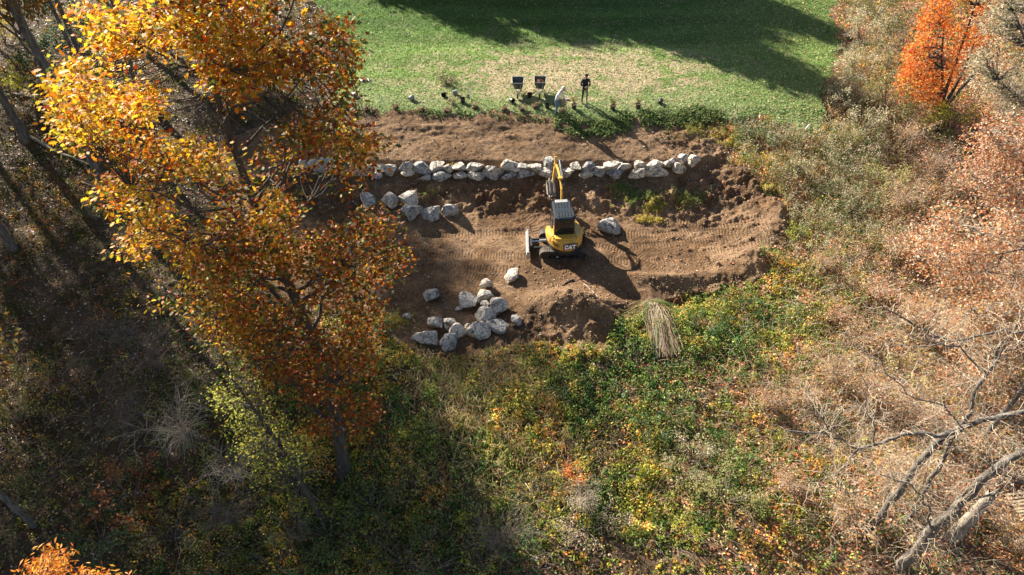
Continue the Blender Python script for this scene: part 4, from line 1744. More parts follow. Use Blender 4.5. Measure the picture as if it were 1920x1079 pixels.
def spade(p, top, lab, blade='mudsteel', handle='wood', L=1.25):
    """long handled spade: p = blade tip on the ground, top = direction of the handle"""
    R = root('spade', p, lab, 'spade')
    d = Vector(top).normalized()
    q = d.to_track_quat('Z', 'Y')
    R.rotation_mode = 'QUATERNION'
    R.rotation_quaternion = q
    bm = bmesh.new()
    cyl(bm, (0, 0, .28), (0, 0, L), .016, seg=8)
    bm_obj('handle', bm, handle, R)
    bm = bmesh.new()
    cyl(bm, (-.06, 0, L), (.06, 0, L), .016, seg=8)
    bm_obj('grip', bm, handle, R)
    bm = bmesh.new()
    for (xa, xb, ya, yb) in ((-.1, -.03, .02, 0), (-.03, .03, 0, 0), (.03, .1, 0, .02)):
        vs = [bm.verts.new(c) for c in ((xa, ya, .04 if xa < -.05 else 0.0), (xb, yb, .04 if xb > .05 else 0.0), (xb, yb, .3), (xa, ya, .3))]
        v2 = [bm.verts.new((v.co.x, v.co.y + .008, v.co.z)) for v in vs]
        bm.faces.new(vs)
        bm.faces.new(v2[::-1])
        for i in range(4):
            bm.faces.new((vs[i], v2[i], v2[(i + 1) % 4], vs[(i + 1) % 4]))
    bm_obj('blade', bm, blade, R)
    return R


def person_bending():
    p = hit(1044, 215)
    R = root('person', p, 'person in a white t-shirt, blue jeans and pale cap stooping at the lawn edge', 'person', rz=math.radians(70))
    R.scale = (1.08,) * 3
    V = Vector
    # local -y is the facing direction; torso leans forward
    J = [(V((0, .05, .97)), (.15, .115)), (V((0, -.01, 1.16)), (.145, .11)), (V((0, -.10, 1.37)), (.17, .12)), (V((0, -.17, 1.47)), .075),
         (V((0, -.22, 1.53)), .055), (V((0, -.29, 1.58)), (.072, .085)), (V((0, -.32, 1.63)), (.074, .088)),
         (V((-.19, -.12, 1.41)), .058), (V((-.23, -.20, 1.16)), .045), (V((-.12, -.36, .96)), .034), (V((-.10, -.42, .90)), .026),
         (V((.19, -.12, 1.41)), .058), (V((.23, -.22, 1.15)), .045), (V((.12, -.38, .92)), .034), (V((.10, -.44, .85)), .026),
         (V((-.09, .05, .88)), .092), (V((-.11, -.02, .50)), .062), (V((-.11, .05, .10)), .046), (V((-.11, -.02, .045)), .043), (V((-.12, -.12, .035)), .035),
         (V((.09, .05, .88)), .092), (V((.10, -.01, .50)), .062), (V((.10, .07, .10)), .046), (V((.10, .0, .045)), .043), (V((.12, -.10, .035)), .035)]
    E = [(0, 1), (1, 2), (2, 3), (3, 4), (4, 5), (5, 6), (2, 7), (7, 8), (8, 9), (9, 10), (2, 11), (11, 12), (12, 13), (13, 14),
         (0, 15), (15, 16), (16, 17), (17, 18), (18, 19), (0, 20), (20, 21), (21, 22), (22, 23), (23, 24)]

    def asg(c):
        if c.y < -.19 and c.z > 1.46 and abs(c.x) < .13:
            return 0
        if c.y < -.24 and c.z < 1.12 and c.z > .7:
            return 0
        if c.z > .97 or (c.y < -.2 and c.z > .9):
            return 1
        if c.z > .12:
            return 2
        return 3
    skinned('body', J, E, R, ['skin', 'tshirt', 'jeans', 'boots'], 0, 2, asg)
    hand(R, (-.10, -.42, .90), (.1, -.3, -1), (1, 0, 0), 1)
    hand(R, (.10, -.44, .85), (-.1, -.3, -1), (1, 0, 0), 1)
    rt = Matrix.Rotation(math.radians(28), 3, 'X')
    face(R, V((0, -.30, 1.595)), rt)
    bm = bmesh.new()
    bmesh.ops.create_uvsphere(bm, u_segments=14, v_segments=8, radius=.105)
    for v in bm.verts:
        v.co.z = max(v.co.z, -.01)
        v.co = V((0, -.31, 1.655)) + rt @ v.co
    bm_obj('cap', bm, 'cap', R, True)
    bm = bmesh.new()
    box(bm, V((0, -.42, 1.625)), (.13, .13, .012), (math.radians(32), 0, 0))
    bm_obj('cap_brim', bm, 'cap', R, bevel=.004)
    return R


PM = person_standing()
PB = person_bending()
q = hit(1099, 201)
spade(q - Vector((0, 0, .10)), (-.02, .12, 1), 'wooden handled spade stuck upright in the lawn before the person in black', L=1.35)
q = PB.location + Vector((.62, -.10, 0))
q.z = gz(q.x, q.y) - .08
spade(q, (-.10, .05, 1), 'wooden handled spade dug into the edge under the bending person', L=1.0)
q = hit(878, 184)
spade(q - Vector((0, 0, .08)), (.03, .15, 1), 'thin pale blue handled spade standing alone by the small leafy shrubs', handle='bluetool', L=1.05)
q = hit(1058, 187)
spade(q + Vector((0, 0, .04)), (.97, .05, .03), 'pale spade lying flat on the grass right of the bending person', L=.9)


# ------------------------------------------------------------------ wheelbarrows
def wheelbarrow(px, py, lab, load):
    p = hit(px, py)
    R = root('wheelbarrow', p, lab, 'wheelbarrow', 'wheelbarrows parked on the lawn', rz=math.radians(random.uniform(-4, 4)))
    R.scale = (1.12, 1.12, 1.12)
    # local: wheel towards -y, handles towards +y
    bm = bmesh.new()
    top = [(-.35, .40), (.35, .40), (.32, -.30), (-.32, -.30)]
    bot = [(-.24, .26), (.24, .26), (.19, -.17), (-.19, -.17)]
    zt = [.82, .82, .76, .76]
    To = [bm.verts.new((x, y, z)) for (x, y), z in zip(top, zt)]
    Bo = [bm.verts.new((x, y, .34)) for x, y in bot]
    Ti = [bm.verts.new((x * .93, y * .93, z)) for (x, y), z in zip(top, zt)]
    Bi = [bm.verts.new((x * .93, y * .93, .365)) for x, y in bot]
    for i in range(4):
        j = (i + 1) % 4
        bm.faces.new((To[i], To[j], Bo[j], Bo[i]))
        bm.faces.new((Ti[j], Ti[i], Bi[i], Bi[j]))
        bm.faces.new((To[i], Ti[i], Ti[j], To[j]))
    bm.faces.new(Bo)
    bm.faces.new(Bi[::-1])
    bm_obj('tray', bm, 'tray', R)
    tb = Tubes()
    rim = [(x * .98, y * .98, z + .01) for (x, y), z in zip(top, zt)]
    for a, b in zip(rim, rim[1:] + rim[:1]):
        tb.add([a, b], .016, 6)
    tb.obj('tray_rim', 'silver', R)
    for s in (-1, 1):
        tb = Tubes()
        tb.add([(s * .09, -.58, .20), (s * .17, -.2, .36), (s * .24, .35, .42), (s * .29, .95, .66)], .019, 6)
        tb.obj('handle', 'wood', R)
        tb = Tubes()
        tb.add([(s * .2, .05, .38), (s * .22, .16, .02), (s * .22, .34, .02), (s * .23, .42, .43)], .015, 6)
        tb.obj('leg', 'silver', R)
        tb = Tubes()
        tb.add([(s * .17, -.29, .70), (s * .10, -.58, .22)], .016, 5)
        tb.obj('brace', 'silver', R)
    w = root('wheel', (0, -.60, .19), None, None)
    w.parent = R
    bm = bmesh.new()
    cyl(bm, (-.045, 0, 0), (.045, 0, 0), .19, seg=20)
    bm_obj('tyre', bm, 'black', w, bevel=.02)
    bm = bmesh.new()
    cyl(bm, (-.052, 0, 0), (.052, 0, 0), .10, seg=16)
    bm_obj('rim', bm, 'silver', w)
    if load:
        bm = bmesh.new()
        bmesh.ops.create_grid(bm, x_segments=12, y_segments=14, size=1)
        for v in bm.verts:
            x, y = v.co.x, v.co.y
            h = .62 + .17 * (1 - x * x) * (1 - y * y) + random.uniform(-.02, .03)
            v.co = Vector((x * .29, y * .29 + .05, h))
        o = bm_obj('mulch', bm, 'mulch', None)
        o.location = p
        o.scale = R.scale
        o.rotation_euler = R.rotation_euler
        meta(o, 'heap of brown mulch filling the right hand wheelbarrow', 'mulch')


wheelbarrow(971, 176, 'empty dark wheelbarrow, the left one of the two parked on the lawn', False)
wheelbarrow(1012, 175, 'dark wheelbarrow loaded with brown mulch, nearer the bending person', True)


# ------------------------------------------------------------------ nursery pots and small plants
def pot(px, py, lab, lying=None, r=.15, h=.28, grey=False, plant=None, grp='nursery pots along the lawn edge'):
    p = hit(px, py)
    R = root('plant_pot', p, lab, 'plant pot', grp)
    bm = bmesh.new()
    n = 18
    rings = []
    for rr, z in ((r * .82, 0), (r, h * .9), (r * 1.08, h * .9), (r * 1.08, h), (r * .97, h), (r * .78, .03)):
        rings.append([bm.verts.new((rr * math.cos(2 * math.pi * k / n), rr * math.sin(2 * math.pi * k / n), z)) for k in range(n)])
    for A, B in zip(rings[:-1], rings[1:]):
        for i in range(n):
            bm.faces.new((A[i], A[(i + 1) % n], B[(i + 1) % n], B[i]))
    bm.faces.new(rings[0][::-1])
    bm.faces.new(rings[-1])
    bm_obj('pot_wall', bm, 'potgrey' if grey else 'potblack', R)
    if lying is not None:
        R.rotation_euler = (math.radians(84), 0, math.radians(lying))
        R.location = p + Vector((0, 0, r * .95))
    if plant or (lying is None and not grey):
        bm = bmesh.new()
        bmesh.ops.create_circle(bm, cap_ends=True, segments=16, radius=r * .93)
        for v in bm.verts:
            v.co.z = h * (.86 if plant else .25)
        bm_obj('potting_soil', bm, 'rootball', R)
    if plant:
        tb = Tubes()
        rg = np.random.default_rng(int(px))
        pos = []
        for k in range(14):
            a = rg.uniform(0, 6.28)
            l = rg.uniform(.35, .75) * plant
            e = Vector((math.cos(a) * l * .45, math.sin(a) * l * .45, h + l))
            tb.add([(0, 0, h * .8), Vector((0, 0, h)).lerp(e, .5) + Vector((0, 0, .05)), e], [.008, .006, .003], 4)
            pos += [np.array(e.lerp(Vector((0, 0, h)), t)) for t in rg.random(9) * .6]
        tb.obj('stem', 'twig_dark', R)
        pos = np.array(pos)
        c = pick(len(pos), [(.28, .17, .07), (.35, .26, .08), (.16, .13, .05), (.14, .18, .05)], [3, 2, 2, 1])
        leaf_obj('foliage', [leaves(pos + RNG.normal(0, .03, pos.shape), RNG.normal(size=pos.shape) + [0, 0, .5], RNG.uniform(.05, .09, len(pos)), c)], 'leaf', R)
    return R


pot(769, 190, 'pale grey nursery pot lying on its side just above the left soil edge', 150, grey=True)
pot(662, 181, 'pale bottomed nursery pot lying by the orange oak crown, right of an upright black one', 60, grey=True)
pot(649, 182, 'upright black nursery pot half hidden by the orange oak leaves')
pot(835, 180, 'black nursery pot lying with its mouth towards the soil, left of a paler lying one', -20)
pot(849, 178, 'pale rimmed nursery pot lying behind the small leafy shrubs', 100, grey=True)
pot(868, 192, 'upright black nursery pot between the small shrubs and the blue spade')
pot(957, 191, 'black nursery pot with pale rim lying below the left wheelbarrow', 40)
pot(993, 183, 'upright black nursery pot in the shade between the two wheelbarrows')
pot(1026, 203, 'upright black nursery pot just left of the bending person')
pot(1076, 204, 'black pot with a sparse brown shrub between the two people', plant=1.0)
pot(1149, 206, 'black pot with a wilted shrub, first one right of the person in black', plant=.8)
pot(1196, 203, 'black pot with a small shrub, second one right of the person in black', plant=.6)
pot(1237, 197, 'black nursery pot at the far right end of the row beyond the potted shrubs', lying=160)


def clump(name, px, py, lab, cat, w, h, n, cols, probs, stems=10, leaf=.08, grp=None, flat=.3, shape='quad', mat='leaf', ball=False):
    p = hit(px, py)
    R = root(name, p, lab, cat, grp)
    tb = Tubes()
    rg = np.random.default_rng(int(px * 7 + py))
    pos = []
    for k in range(stems):
        a = rg.uniform(0, 6.28)
        l = rg.uniform(.5, 1)
        e = Vector((math.cos(a) * w * l, math.sin(a) * w * l, h * rg.uniform(flat, 1)))
        m = e * .5 + Vector((rg.normal(0, .05), rg.normal(0, .05), h * .2))
        tb.add([(0, 0, -.05), m, e], [.014, .009, .004], 4)
        for t in rg.random(max(1, n // stems)):
            b = m.lerp(e, t * 1.0) if t > .3 else e
            pos.append(np.array(b) + rg.normal(0, .07, 3) * (w + .4))
    tb.obj('stem', 'twig_dark', R)
    pos = np.array(pos)
    pos[:, 2] = np.maximum(pos[:, 2], .02)
    leaf_obj('foliage', [leaves(pos, rg.normal(size=pos.shape) + [0, 0, .6], rg.uniform(leaf * .6, leaf * 1.3, len(pos)), pick(len(pos), cols, probs, .2, rg), shape, None, rg)], mat, R)
    if ball:
        bm = bmesh.new()
        bmesh.ops.create_icosphere(bm, subdivisions=2, radius=.2)
        for v in bm.verts:
            v.co *= random.uniform(.85, 1.1)
            v.co.z = v.co.z * .7 + .06
        bm_obj('root_ball', bm, 'rootball', R, True)
    return R


DRY = [(.30, .20, .10), (.42, .30, .17), (.18, .12, .06), (.20, .20, .08)]
clump('brush_pile', 840, 156, 'low pile of cut leafy brush on the lawn above the pots', 'brush pile', .75, .45, 420, [(.16, .18, .07), (.34, .28, .15), (.10, .09, .04), (.48, .40, .26)], [3, 2, 3, 1.5], 26, .11, flat=.05)
clump('small_shrub', 850, 192, 'small leafy shrub lying between the black pots above the soil edge', 'shrub', .42, .35, 160, [(.18, .20, .08), (.34, .30, .16), (.46, .38, .24)], [3, 2, 2], 14, .09)
for (px, py, lab, w, h) in [(742, 204, 'dug up dry shrub with root ball, leftmost at the soil edge', .3, .35),
                            (791, 208, 'dry shrub with dark root ball right of the lying grey pot', .3, .3),
                            (838, 209, 'dry brown plant clump at the edge straight below the small leafy shrub', .35, .3),
                            (890, 203, 'thin yellowish twiggy plant at the edge right of the black pot', .25, .4),
                            (946, 207, 'russet dry plant clump at the edge below the lying black pot', .35, .35),
                            (979, 207, 'russet dry plant clump at the edge below the wheelbarrows', .35, .35),
                            (1004, 203, 'pale dry plant clump behind the bending person', .3, .4),
                            (1054, 209, 'brown plant at the feet of the bending person', .3, .3),
                            (688, 206, 'dark brown plant clump at the edge under the orange oak leaves', .4, .3),
                            (660, 200, 'low brown plant remains beside the orange oak crown at the soil edge', .4, .3)]:
    clump('dry_plant', px, py, lab, 'dry plant', w, h, 90, DRY, [3, 2, 3, 1], 10, .08, 'dug up plants along the soil edge', ball=True)

# crumpled black sheet and white marker
p = hit(684, 152)
bm = bmesh.new()
bmesh.ops.create_grid(bm, x_segments=14, y_segments=9, size=1)
for v in bm.verts:
    v.co = Vector((v.co.x * .38, v.co.y * .14 + .05 * math.sin(v.co.x * 5), max(0.01, .10 * math.sin(v.co.x * 9 + v.co.y * 4) * (1 - v.co.x ** 2) + .06 + random.uniform(-.02, .02))))
o = bm_obj('plastic_sheet', bm, 'potblack', None, True)
o.location = p
meta(o, 'crumpled black plastic sheet lying on the lawn near the orange oak', 'plastic sheet')
p = hit(1511, 243)
bm = bmesh.new()
cyl(bm, (0, 0, 0), (0, 0, .3), .07, .06, seg=10)
bmesh.ops.create_icosphere(bm, subdivisions=1, radius=.065, matrix=Matrix.Translation((0, 0, .3)))
o = bm_obj('lawn_marker', bm, 'white', None, True)
o.location = p
o.rotation_euler = (.1, .3, 0)
meta(o, 'small white marker post at the right corner of the lawn', 'marker post')


# uprooted ornamental grass at the bottom of the cut
def grass_heap():
    p = hit(1222, 575)
    R = root('ornamental_grass', p, 'uprooted clump of long pale ornamental grass lying with its blades down the slope', 'grass clump')
    rg = np.random.default_rng(5)
    tb = Tubes()
    parts = []

    def down(a, L, w0, lift):
        pts = []
        x0 = rg.normal(0, w0)
        kink = rg.normal(0, .07)
        for t in np.linspace(0, 1, 6):
            x = p.x + x0 + math.sin(a) * L * t + rg.normal(0, .03) + kink * math.sin(t * 4)
            y = p.y - math.cos(a) * L * t
            z = gz(x, y) + .30 + lift * math.sin(math.pi * min(1, t * 1.1)) * .5 + rg.uniform(0, .05)
            pts.append((x, y, z))
        return pts
    for k in range(620):
        a = rg.normal(.06, .11)
        pts = down(a, rg.uniform(.8, 3.5), .17, rg.uniform(.1, .5))
        P = np.array(pts) - np.array(p)
        n = len(P)
        w = rg.uniform(.008, .016)
        V = np.concatenate([P + [-w, 0, 0], P[::-1] + [w, 0, 0]])
        c = pick(1, [(.40, .31, .20), (.62, .52, .37), (.22, .22, .09), (.12, .075, .04)], [4, 2.4, 1.4, 3], .3, rg)
        V = V.reshape(-1, 3)
        lo = []
        for i in range(n - 1):
            lo += [i, i + 1, 2 * n - 2 - i, 2 * n - 1 - i]
        parts.append((V, np.array(lo), np.full(n - 1, 4), np.repeat(c, len(V), 0)))
    leaf_obj('dry_blades', parts, 'under', R)
    parts = []
    for k in range(60):
        a = rg.choice([rg.normal(1.15, .25), rg.normal(-.8, .3)], p=[.75, .25])
        pts = down(a, rg.uniform(.8, 1.9), .12, rg.uniform(.2, .6))
        P = np.array(pts) - np.array(p)
        n = len(P)
        V = np.concatenate([P + [0, -.015, .01], P[::-1] + [0, .015, 0]])
        c = pick(1, [(.14, .20, .06), (.24, .28, .08), (.34, .33, .12)], [3, 2, 1], .15, rg)
        lo = []
        for i in range(n - 1):
            lo += [i, i + 1, 2 * n - 2 - i, 2 * n - 1 - i]
        parts.append((V, np.array(lo), np.full(n - 1, 4), np.repeat(c, len(V), 0)))
    leaf_obj('green_blades', parts, 'under', R)
    bm = bmesh.new()
    bmesh.ops.create_icosphere(bm, subdivisions=3, radius=.42)
    for v in bm.verts:
        v.co *= 1 + .25 * (math.sin(v.co.x * 23) * math.cos(v.co.y * 19 + v.co.z * 13))
        v.co.z = v.co.z * .7 + .15
    bm_obj('root_mass', bm, 'rootball', R, True)
    for k in range(60):
        a = rg.uniform(0, 6.28)
        r = Vector((math.cos(a), math.sin(a), rg.uniform(0, .8)))
        tb.add([r * .2, r * .42 + Vector((0, 0, .1)), r * .55], [.008, .006, .003], 3)
    tb.obj('root', 'twig_dark', R)


grass_heap()


# ------------------------------------------------------------------ trees
def limb(tb, a, b, r0, r1, sag=.15, n=6, wob=.06, sides=6, rng=RNG, up=0.0):
    """curved tapering limb from a to b; returns its points"""
    a, b = np.array(a, float), np.array(b, float)
    L = np.linalg.norm(b - a)
    pts = []
    off = rng.normal(0, 1, 3)
    for i, t in enumerate(np.linspace(0, 1, n)):
        p = a + (b - a) * t
        p = p + np.array([0, 0, 1.0]) * (-sag * L * math.sin(math.pi * t) * .5 + up * L * t * (1 - t))
        if 0 < i < n - 1:
            p = p + (off * math.sin(math.pi * t) * .5 + rng.normal(0, 1, 3) * .6) * wob * L * .5
        pts.append(p)
    tb.add(pts, np.linspace(r0, r1, n), sides)
    return pts


def oak():
    rg = np.random.default_rng(21)
    base = hit(642, 908)
    R = root('oak_tree', base, 'tall oak with dense gold, orange and rust leaves filling the left of the view', 'tree')
    top = 19.5
    tp = []
    for t in np.linspace(0, 1, 15):
        z = base.z - .2 + (top - base.z) * t
        tp.append(np.array([base.x + .35 * math.sin(t * 5.5) + .3 * t, base.y + .3 * math.sin(t * 4.1 + 1) + .4 * t, z]))
    tp = np.array(tp)
    tb = Tubes()
    tb.add(tp, np.interp(np.linspace(0, 1, 15), [0, .06, 1], [.36, .26, .035]), 10)
    tb.obj('trunk', 'bark_dark', R, base)
    OUT = [(170, -120), (150, 60), (90, 180), (120, 250), (180, 290), (190, 370), (250, 430), (225, 480), (280, 520), (255, 580), (330, 600),
           (400, 640), (470, 655), (515, 720), (560, 780), (600, 835), (690, 835), (706, 760), (700, 680), (712, 600), (700, 560), (740, 520),
           (778, 472), (740, 425), (700, 390), (680, 330), (704, 260), (672, 200), (645, 130), (668, 90), (625, 30), (600, -120)]
    S = []
    K = []
    while len(S) < 1950:
        px, py = rg.uniform(80, 790), rg.uniform(-115, 850)
        if not inpoly(np.array([px]), np.array([py]), OUT)[0]:
            continue
        g = float(fbm(np.array([px / 75]), np.array([py / 60]), 201, 3)[0])
        g2 = float(fbm(np.array([px / 32]), np.array([py / 26]), 203, 2)[0])
        if g * .72 + g2 * .28 < .505:
            continue
        # gaps where the slope shows through
        gap = math.exp(-((px - 425) / 45) ** 2 - ((py - 375) / 50) ** 2) + math.exp(-((px - 540) / 75) ** 2 - ((py - 545) / 22) ** 2) + .8 * math.exp(-((px - 640) / 45) ** 2 - ((py - 530) / 14) ** 2) \
            + .9 * math.exp(-((px - 170) / 50) ** 2 - ((py - 110) / 22) ** 2) + .8 * math.exp(-((px - 330) / 60) ** 2 - ((py - 590) / 40) ** 2)
        if rg.random() < gap * 1.1:
            continue
        # nearer sprays first lie in the shell that faces the open side
        p = at(px, py, base.y + rg.uniform(-2.6, 3.2))
        if p.z < base.z + 1.6:
            continue
        dxy = math.hypot(p.x - base.x, p.y - base.y)
        if dxy > 6.0:
            continue
        S.append(np.array(p))
        K.append((px, py))
    S = np.array(S)
    K = np.array(K)
    # limbs towards a subset of sprays
    tb = Tubes()
    nodes = []
    nr = []
    order = rg.permutation(len(S))[:64]
    for i in order:
        e = S[i]
        d = math.hypot(e[0] - base.x, e[1] - base.y)
        zs = max(base.z + 2.2, e[2] - d * rg.uniform(.5, 1.0))
        t = (zs - tp[0][2]) / (tp[-1][2] - tp[0][2])
        a = np.array([np.interp(zs, tp[:, 2], tp[:, k]) for k in range(3)])
        r = max(.03, .10 * (1 - t) + .02) * min(1, d / 3 + .3)
        pts = limb(tb, a, e, r, .012, .1, 8, .10, 6, rg, up=.1)
        nodes += pts[2:]
    nodes = np.array(nodes)
    tb.obj('limb', 'bark_dark', R, base)['kind'] = 'stuff'
    tb = Tubes()
    for e in S:
        d = nodes - e
        j = np.argmin((d ** 2).sum(1) + np.where(nodes[:, 2] > e[2] + .3, 4, 0))
        limb(tb, nodes[j], e, .013, .004, .1, 4, .12, 3, rg)
    tb.obj('twig', 'bark_dark', R, base)['kind'] = 'stuff'
    # sprays of leaves
    gold = [(.84, .48, .025), (.74, .27, .015), (.58, .46, .04), (.62, .13, .015), (.13, .17, .035), (.30, .065, .015)]
    camv = np.array([0, 0, CAM_Z])
    dist = np.linalg.norm(S - camv, axis=1)
    near = set(np.argsort(dist)[:290].tolist())
    rest = []
    for i, (e, (px, py)) in enumerate(zip(S, K)):
        hue = float(fbm(np.array([px / 70]), np.array([py / 70]), 210, 2)[0]) - .5
        warm = np.clip(1.0 - (px - 120) / 560 - .45 * (py / 800) + 1.1 * hue, 0, 1)
        n = int(rg.integers(19, 28))
        q = e + rg.normal(0, 1, (n, 3)) * [.24, .24, .17]
        red = max(0, (py - 560) / 300) if px > 450 else 0
        pr = [4.5 * warm + .35, 2.2, 2.4 * warm + .8, 1.4 + 1.6 * red, 2.3 * (1 - warm) + .8, 1.3 * (1 - warm) + .35 + 2.5 * red]
        b = (.66 + .36 * warm) * rg.uniform(.75, 1.18)
        cols = pick(n, gold, pr, .26, rg) * b
        if rg.random() < .35:
            cols = cols * .5 + .5 * pick(1, gold, pr, .1, rg) * b
        ax = norm(q - e + rg.normal(0, .15, (n, 3)) + [.05, -.05, -.16])
        nrm = norm(rg.normal(0, .55, (n, 3)) + [-.25, .1, .8])
        L = leaves(q - np.array(base), nrm, rg.uniform(.11, .195, n), cols, 'oak', ax, rg)
        if i in near:
            o = leaf_obj('leaf_spray', [(L[0] - (e - np.array(base)), L[1], L[2], L[3])], 'leaf', R)
            o.location = Vector(e) - base
            o['kind'] = 'stuff'
        else:
            rest.append(L)
    leaf_obj('foliage', rest, 'leaf', R)['kind'] = 'stuff'


oak()


def crown_mesh(name, rx, rz, n, size, cols, probs, seed, shell=.45, clumps=60, shape='quad', cone=False):
    rg = np.random.default_rng(seed)
    C = norm(rg.normal(size=(clumps, 3))) * (shell + (1 - shell) * rg.random((clumps, 1)) ** .5) * [rx, rx, rz]
    if cone:
        t = (C[:, 2] / rz + 1) / 2
        C[:, :2] *= (1.25 - t)[:, None]
    k = rg.integers(0, clumps, n)
    P = C[k] + rg.normal(0, 1, (n, 3)) * [rx * .17, rx * .17, rz * .09]
    c = pick(n, cols, probs, .2, rg) * rg.uniform(.8, 1.2, clumps)[k][:, None]
    return leaves(P, rg.normal(size=(n, 3)) + [0, 0, .5], rg.uniform(size * .6, size * 1.3, n), c, shape, None, rg), C


def forest_trees():
    rg = np.random.default_rng(33)
    protos = []
    for k in range(3):
        L, C = crown_mesh('crown', 3.1, 4.6, 5200, .26, [(.35, .20, .05), (.45, .22, .04), (.22, .16, .05), (.16, .15, .05)], [3, 2, 2, 2], 50 + k, .3, 46)
        me = np_mesh('crown', *L[:3], L[3])
        me.materials.append(M['leaf'])
        tb = Tubes()
        for c in C[::2]:
            limb(tb, (0, 0, c[2] - 2.5 - math.hypot(c[0], c[1]) * .3), c, .06, .01, .05, 5, .1, 5, rg, .1)
        protos.append((me, tb.mesh('branch')))
        protos[-1][1].materials.append(M['bark'])

    def tree(x, y, H, r, lab, lean=(0, 0), grp='tall woodland trees on the left', var=0, crown_z=None, mat='bark', wob=.3):
        b = Vector((x, y, gz(x, y) - .2))
        R = root('woodland_tree', b, lab, 'tree', grp)
        zc = crown_z or H * .74
        pts = []
        ph = rg.uniform(0, 6)
        for t in np.linspace(0, 1, 12):
            pts.append((lean[0] * t + wob * math.sin(t * 4 + ph) * t, lean[1] * t + wob * .7 * math.cos(t * 3 + ph) * t, H * t))
        tb = Tubes().add(pts, np.interp(np.linspace(0, 1, 12), [0, .07, 1], [r * 1.35, r, r * .25]), 9)
        tb.obj('trunk', mat, R)
        if zc > 0:
            i = int(zc / H * 11)
            cm, bmn = protos[var % 3]
            for nm, me in (('crown', cm), ('branch', bmn)):
                o = bpy.data.objects.new(nm, me)
                COL.objects.link(o)
                o.parent = R
                o.location = pts[i]
                o.rotation_euler.z = rg.uniform(0, 6.28)
        # a few dead side stubs on the visible trunk
        for k in range(4):
            tb = Tubes()
            z = rg.uniform(.15, .6) * H
            a = rg.uniform(0, 6.28)
            j = int(z / H * 11)
            p = Vector(pts[j])
            e = p + Vector((math.cos(a), math.sin(a), rg.uniform(.1, .8))) * rg.uniform(.5, 1.6)
            limb(tb, p, e, .03, .006, .1, 4, .15, 4, rg)
            tb.obj('dead_branch', mat, R)
        return R
    vis = [((207, 372), 20, .20, 'straight grey trunk nearest the orange oak on its left, base in sunlit leaves', (-.4, .2)),
           ((150, 250), 19, .17, 'brown trunk running close behind the straight grey one at the upper left', (-.5, .3)),
           ((26, 468), 20, .19, 'grey trunk at the left edge of the view halfway up', (-.3, .3)),
           ((152, 128), 17, .12, 'thin dark trunk beside the evergreen bush at the upper left', (-.6, .2)),
           ((274, 196), 19, .22, 'dark trunk showing through the gold leaves of the oak near the top', (.0, .2)),
           ((196, 205), 19, .16, 'dark slim trunk behind the left tip of the oak crown', (.2, .3)),
           ((50, 262), 19, .24, 'broad brown trunk at the far upper left edge', (-.8, .2)),
           ((66, 985), 12, .13, 'dim trunk in deep shade at the lower left', (-1.4, .2))]
    for i, ((px, py), H, r, lab, lean) in enumerate(vis):
        p = hit(px, py)
        tree(p.x, p.y, H, r, lab, lean, var=i, crown_z=-1 if i in (3, 4, 5) else None)
    off = [(-26, 20, 'left of the view on the lower slope, the nearer one'), (-33, 27, 'left of the view, tall one beyond the mossy shade'), (-37, 20, 'left of the view, farthest out on the lower slope'),
           (-29, 40, 'upper left wood, behind the brown trunks'), (-36, 40, 'upper left wood, farthest out on the middle slope'), (-27, 47, 'upper left wood, beside the lawn edge, taller'),
           (-29, 51, 'upper left wood, short of the evergreen bush'), (-33, 55, 'upper left wood, beyond the evergreen bush'),
           (-44, 33, 'outermost tree of the left wood on the middle slope'), (-44, 46, 'outermost tree of the left wood on the upper slope'), (-21, 12, 'left of the view at the bottom of the slope'),
           (-30, 12, 'lower left, outside the bottom corner'), (-34, 34, 'left of the view level with the wall, the nearer one'), (-32, 23, 'left of the view level with the soil mound'), (-37, 30, 'left of the view level with the excavator, farther out'), (-41, 40, 'left of the view level with the lawn, far out'), (-26, 7, 'lower left, below the bottom corner'), (-44, 54, 'outermost tree of the left wood at the top')]
    for i, (x, y, where) in enumerate(off):
        tree(x, y, rg.uniform(16, 21), .2, 'tall half bare woodland tree, ' + where, (rg.normal(0, .5), rg.normal(0, .5)), var=i)
    # dense evergreens beyond the top of the lawn
    L, C = crown_mesh('crown', 3.3, 7.0, 17000, .42, [(.04, .07, .03), (.06, .10, .035), (.03, .05, .025)], [1, 1, 1], 77, .15, 150, cone=True)
    em = np_mesh('crown', *L[:3], L[3])
    em.materials.append(M['leaf'])
    sp = [(2.5, 58, 1.05, 'nearest one at the right end'), (-18.5, 66, 1.0, 'first from the left'), (-13.5, 66, 1.02, 'second from the left'), (-9, 65, .95, 'third from the left'), (-4.5, 63.5, 1.0, 'fourth from the left'),
          (.2, 62, 1.0, 'fifth from the left'), (-12, 72, 1.25, 'back row, leftmost'), (-5, 71, 1.25, 'back row, middle'), (2, 69, 1.15, 'back row, rightmost')]
    for x, y, s, where in sp:
        b = Vector((x, y, gz(x, y)))
        R = root('evergreen_tree', b, 'dense dark evergreen beyond the lawn, ' + where, 'tree', 'evergreens beyond the lawn')
        Tubes().add([(0, 0, -.2), (0, 0, 5 * s), (0, 0, 14 * s)], [.3, .22, .05], 8).obj('trunk', 'bark_dark', R)
        o = bpy.data.objects.new('crown', em)
        COL.objects.link(o)
        o.parent = R
        o.location = (0, 0, 7.2 * s)
        o.scale = (s, s, s)
        o.rotation_euler.z = rg.uniform(0, 6)


forest_trees()


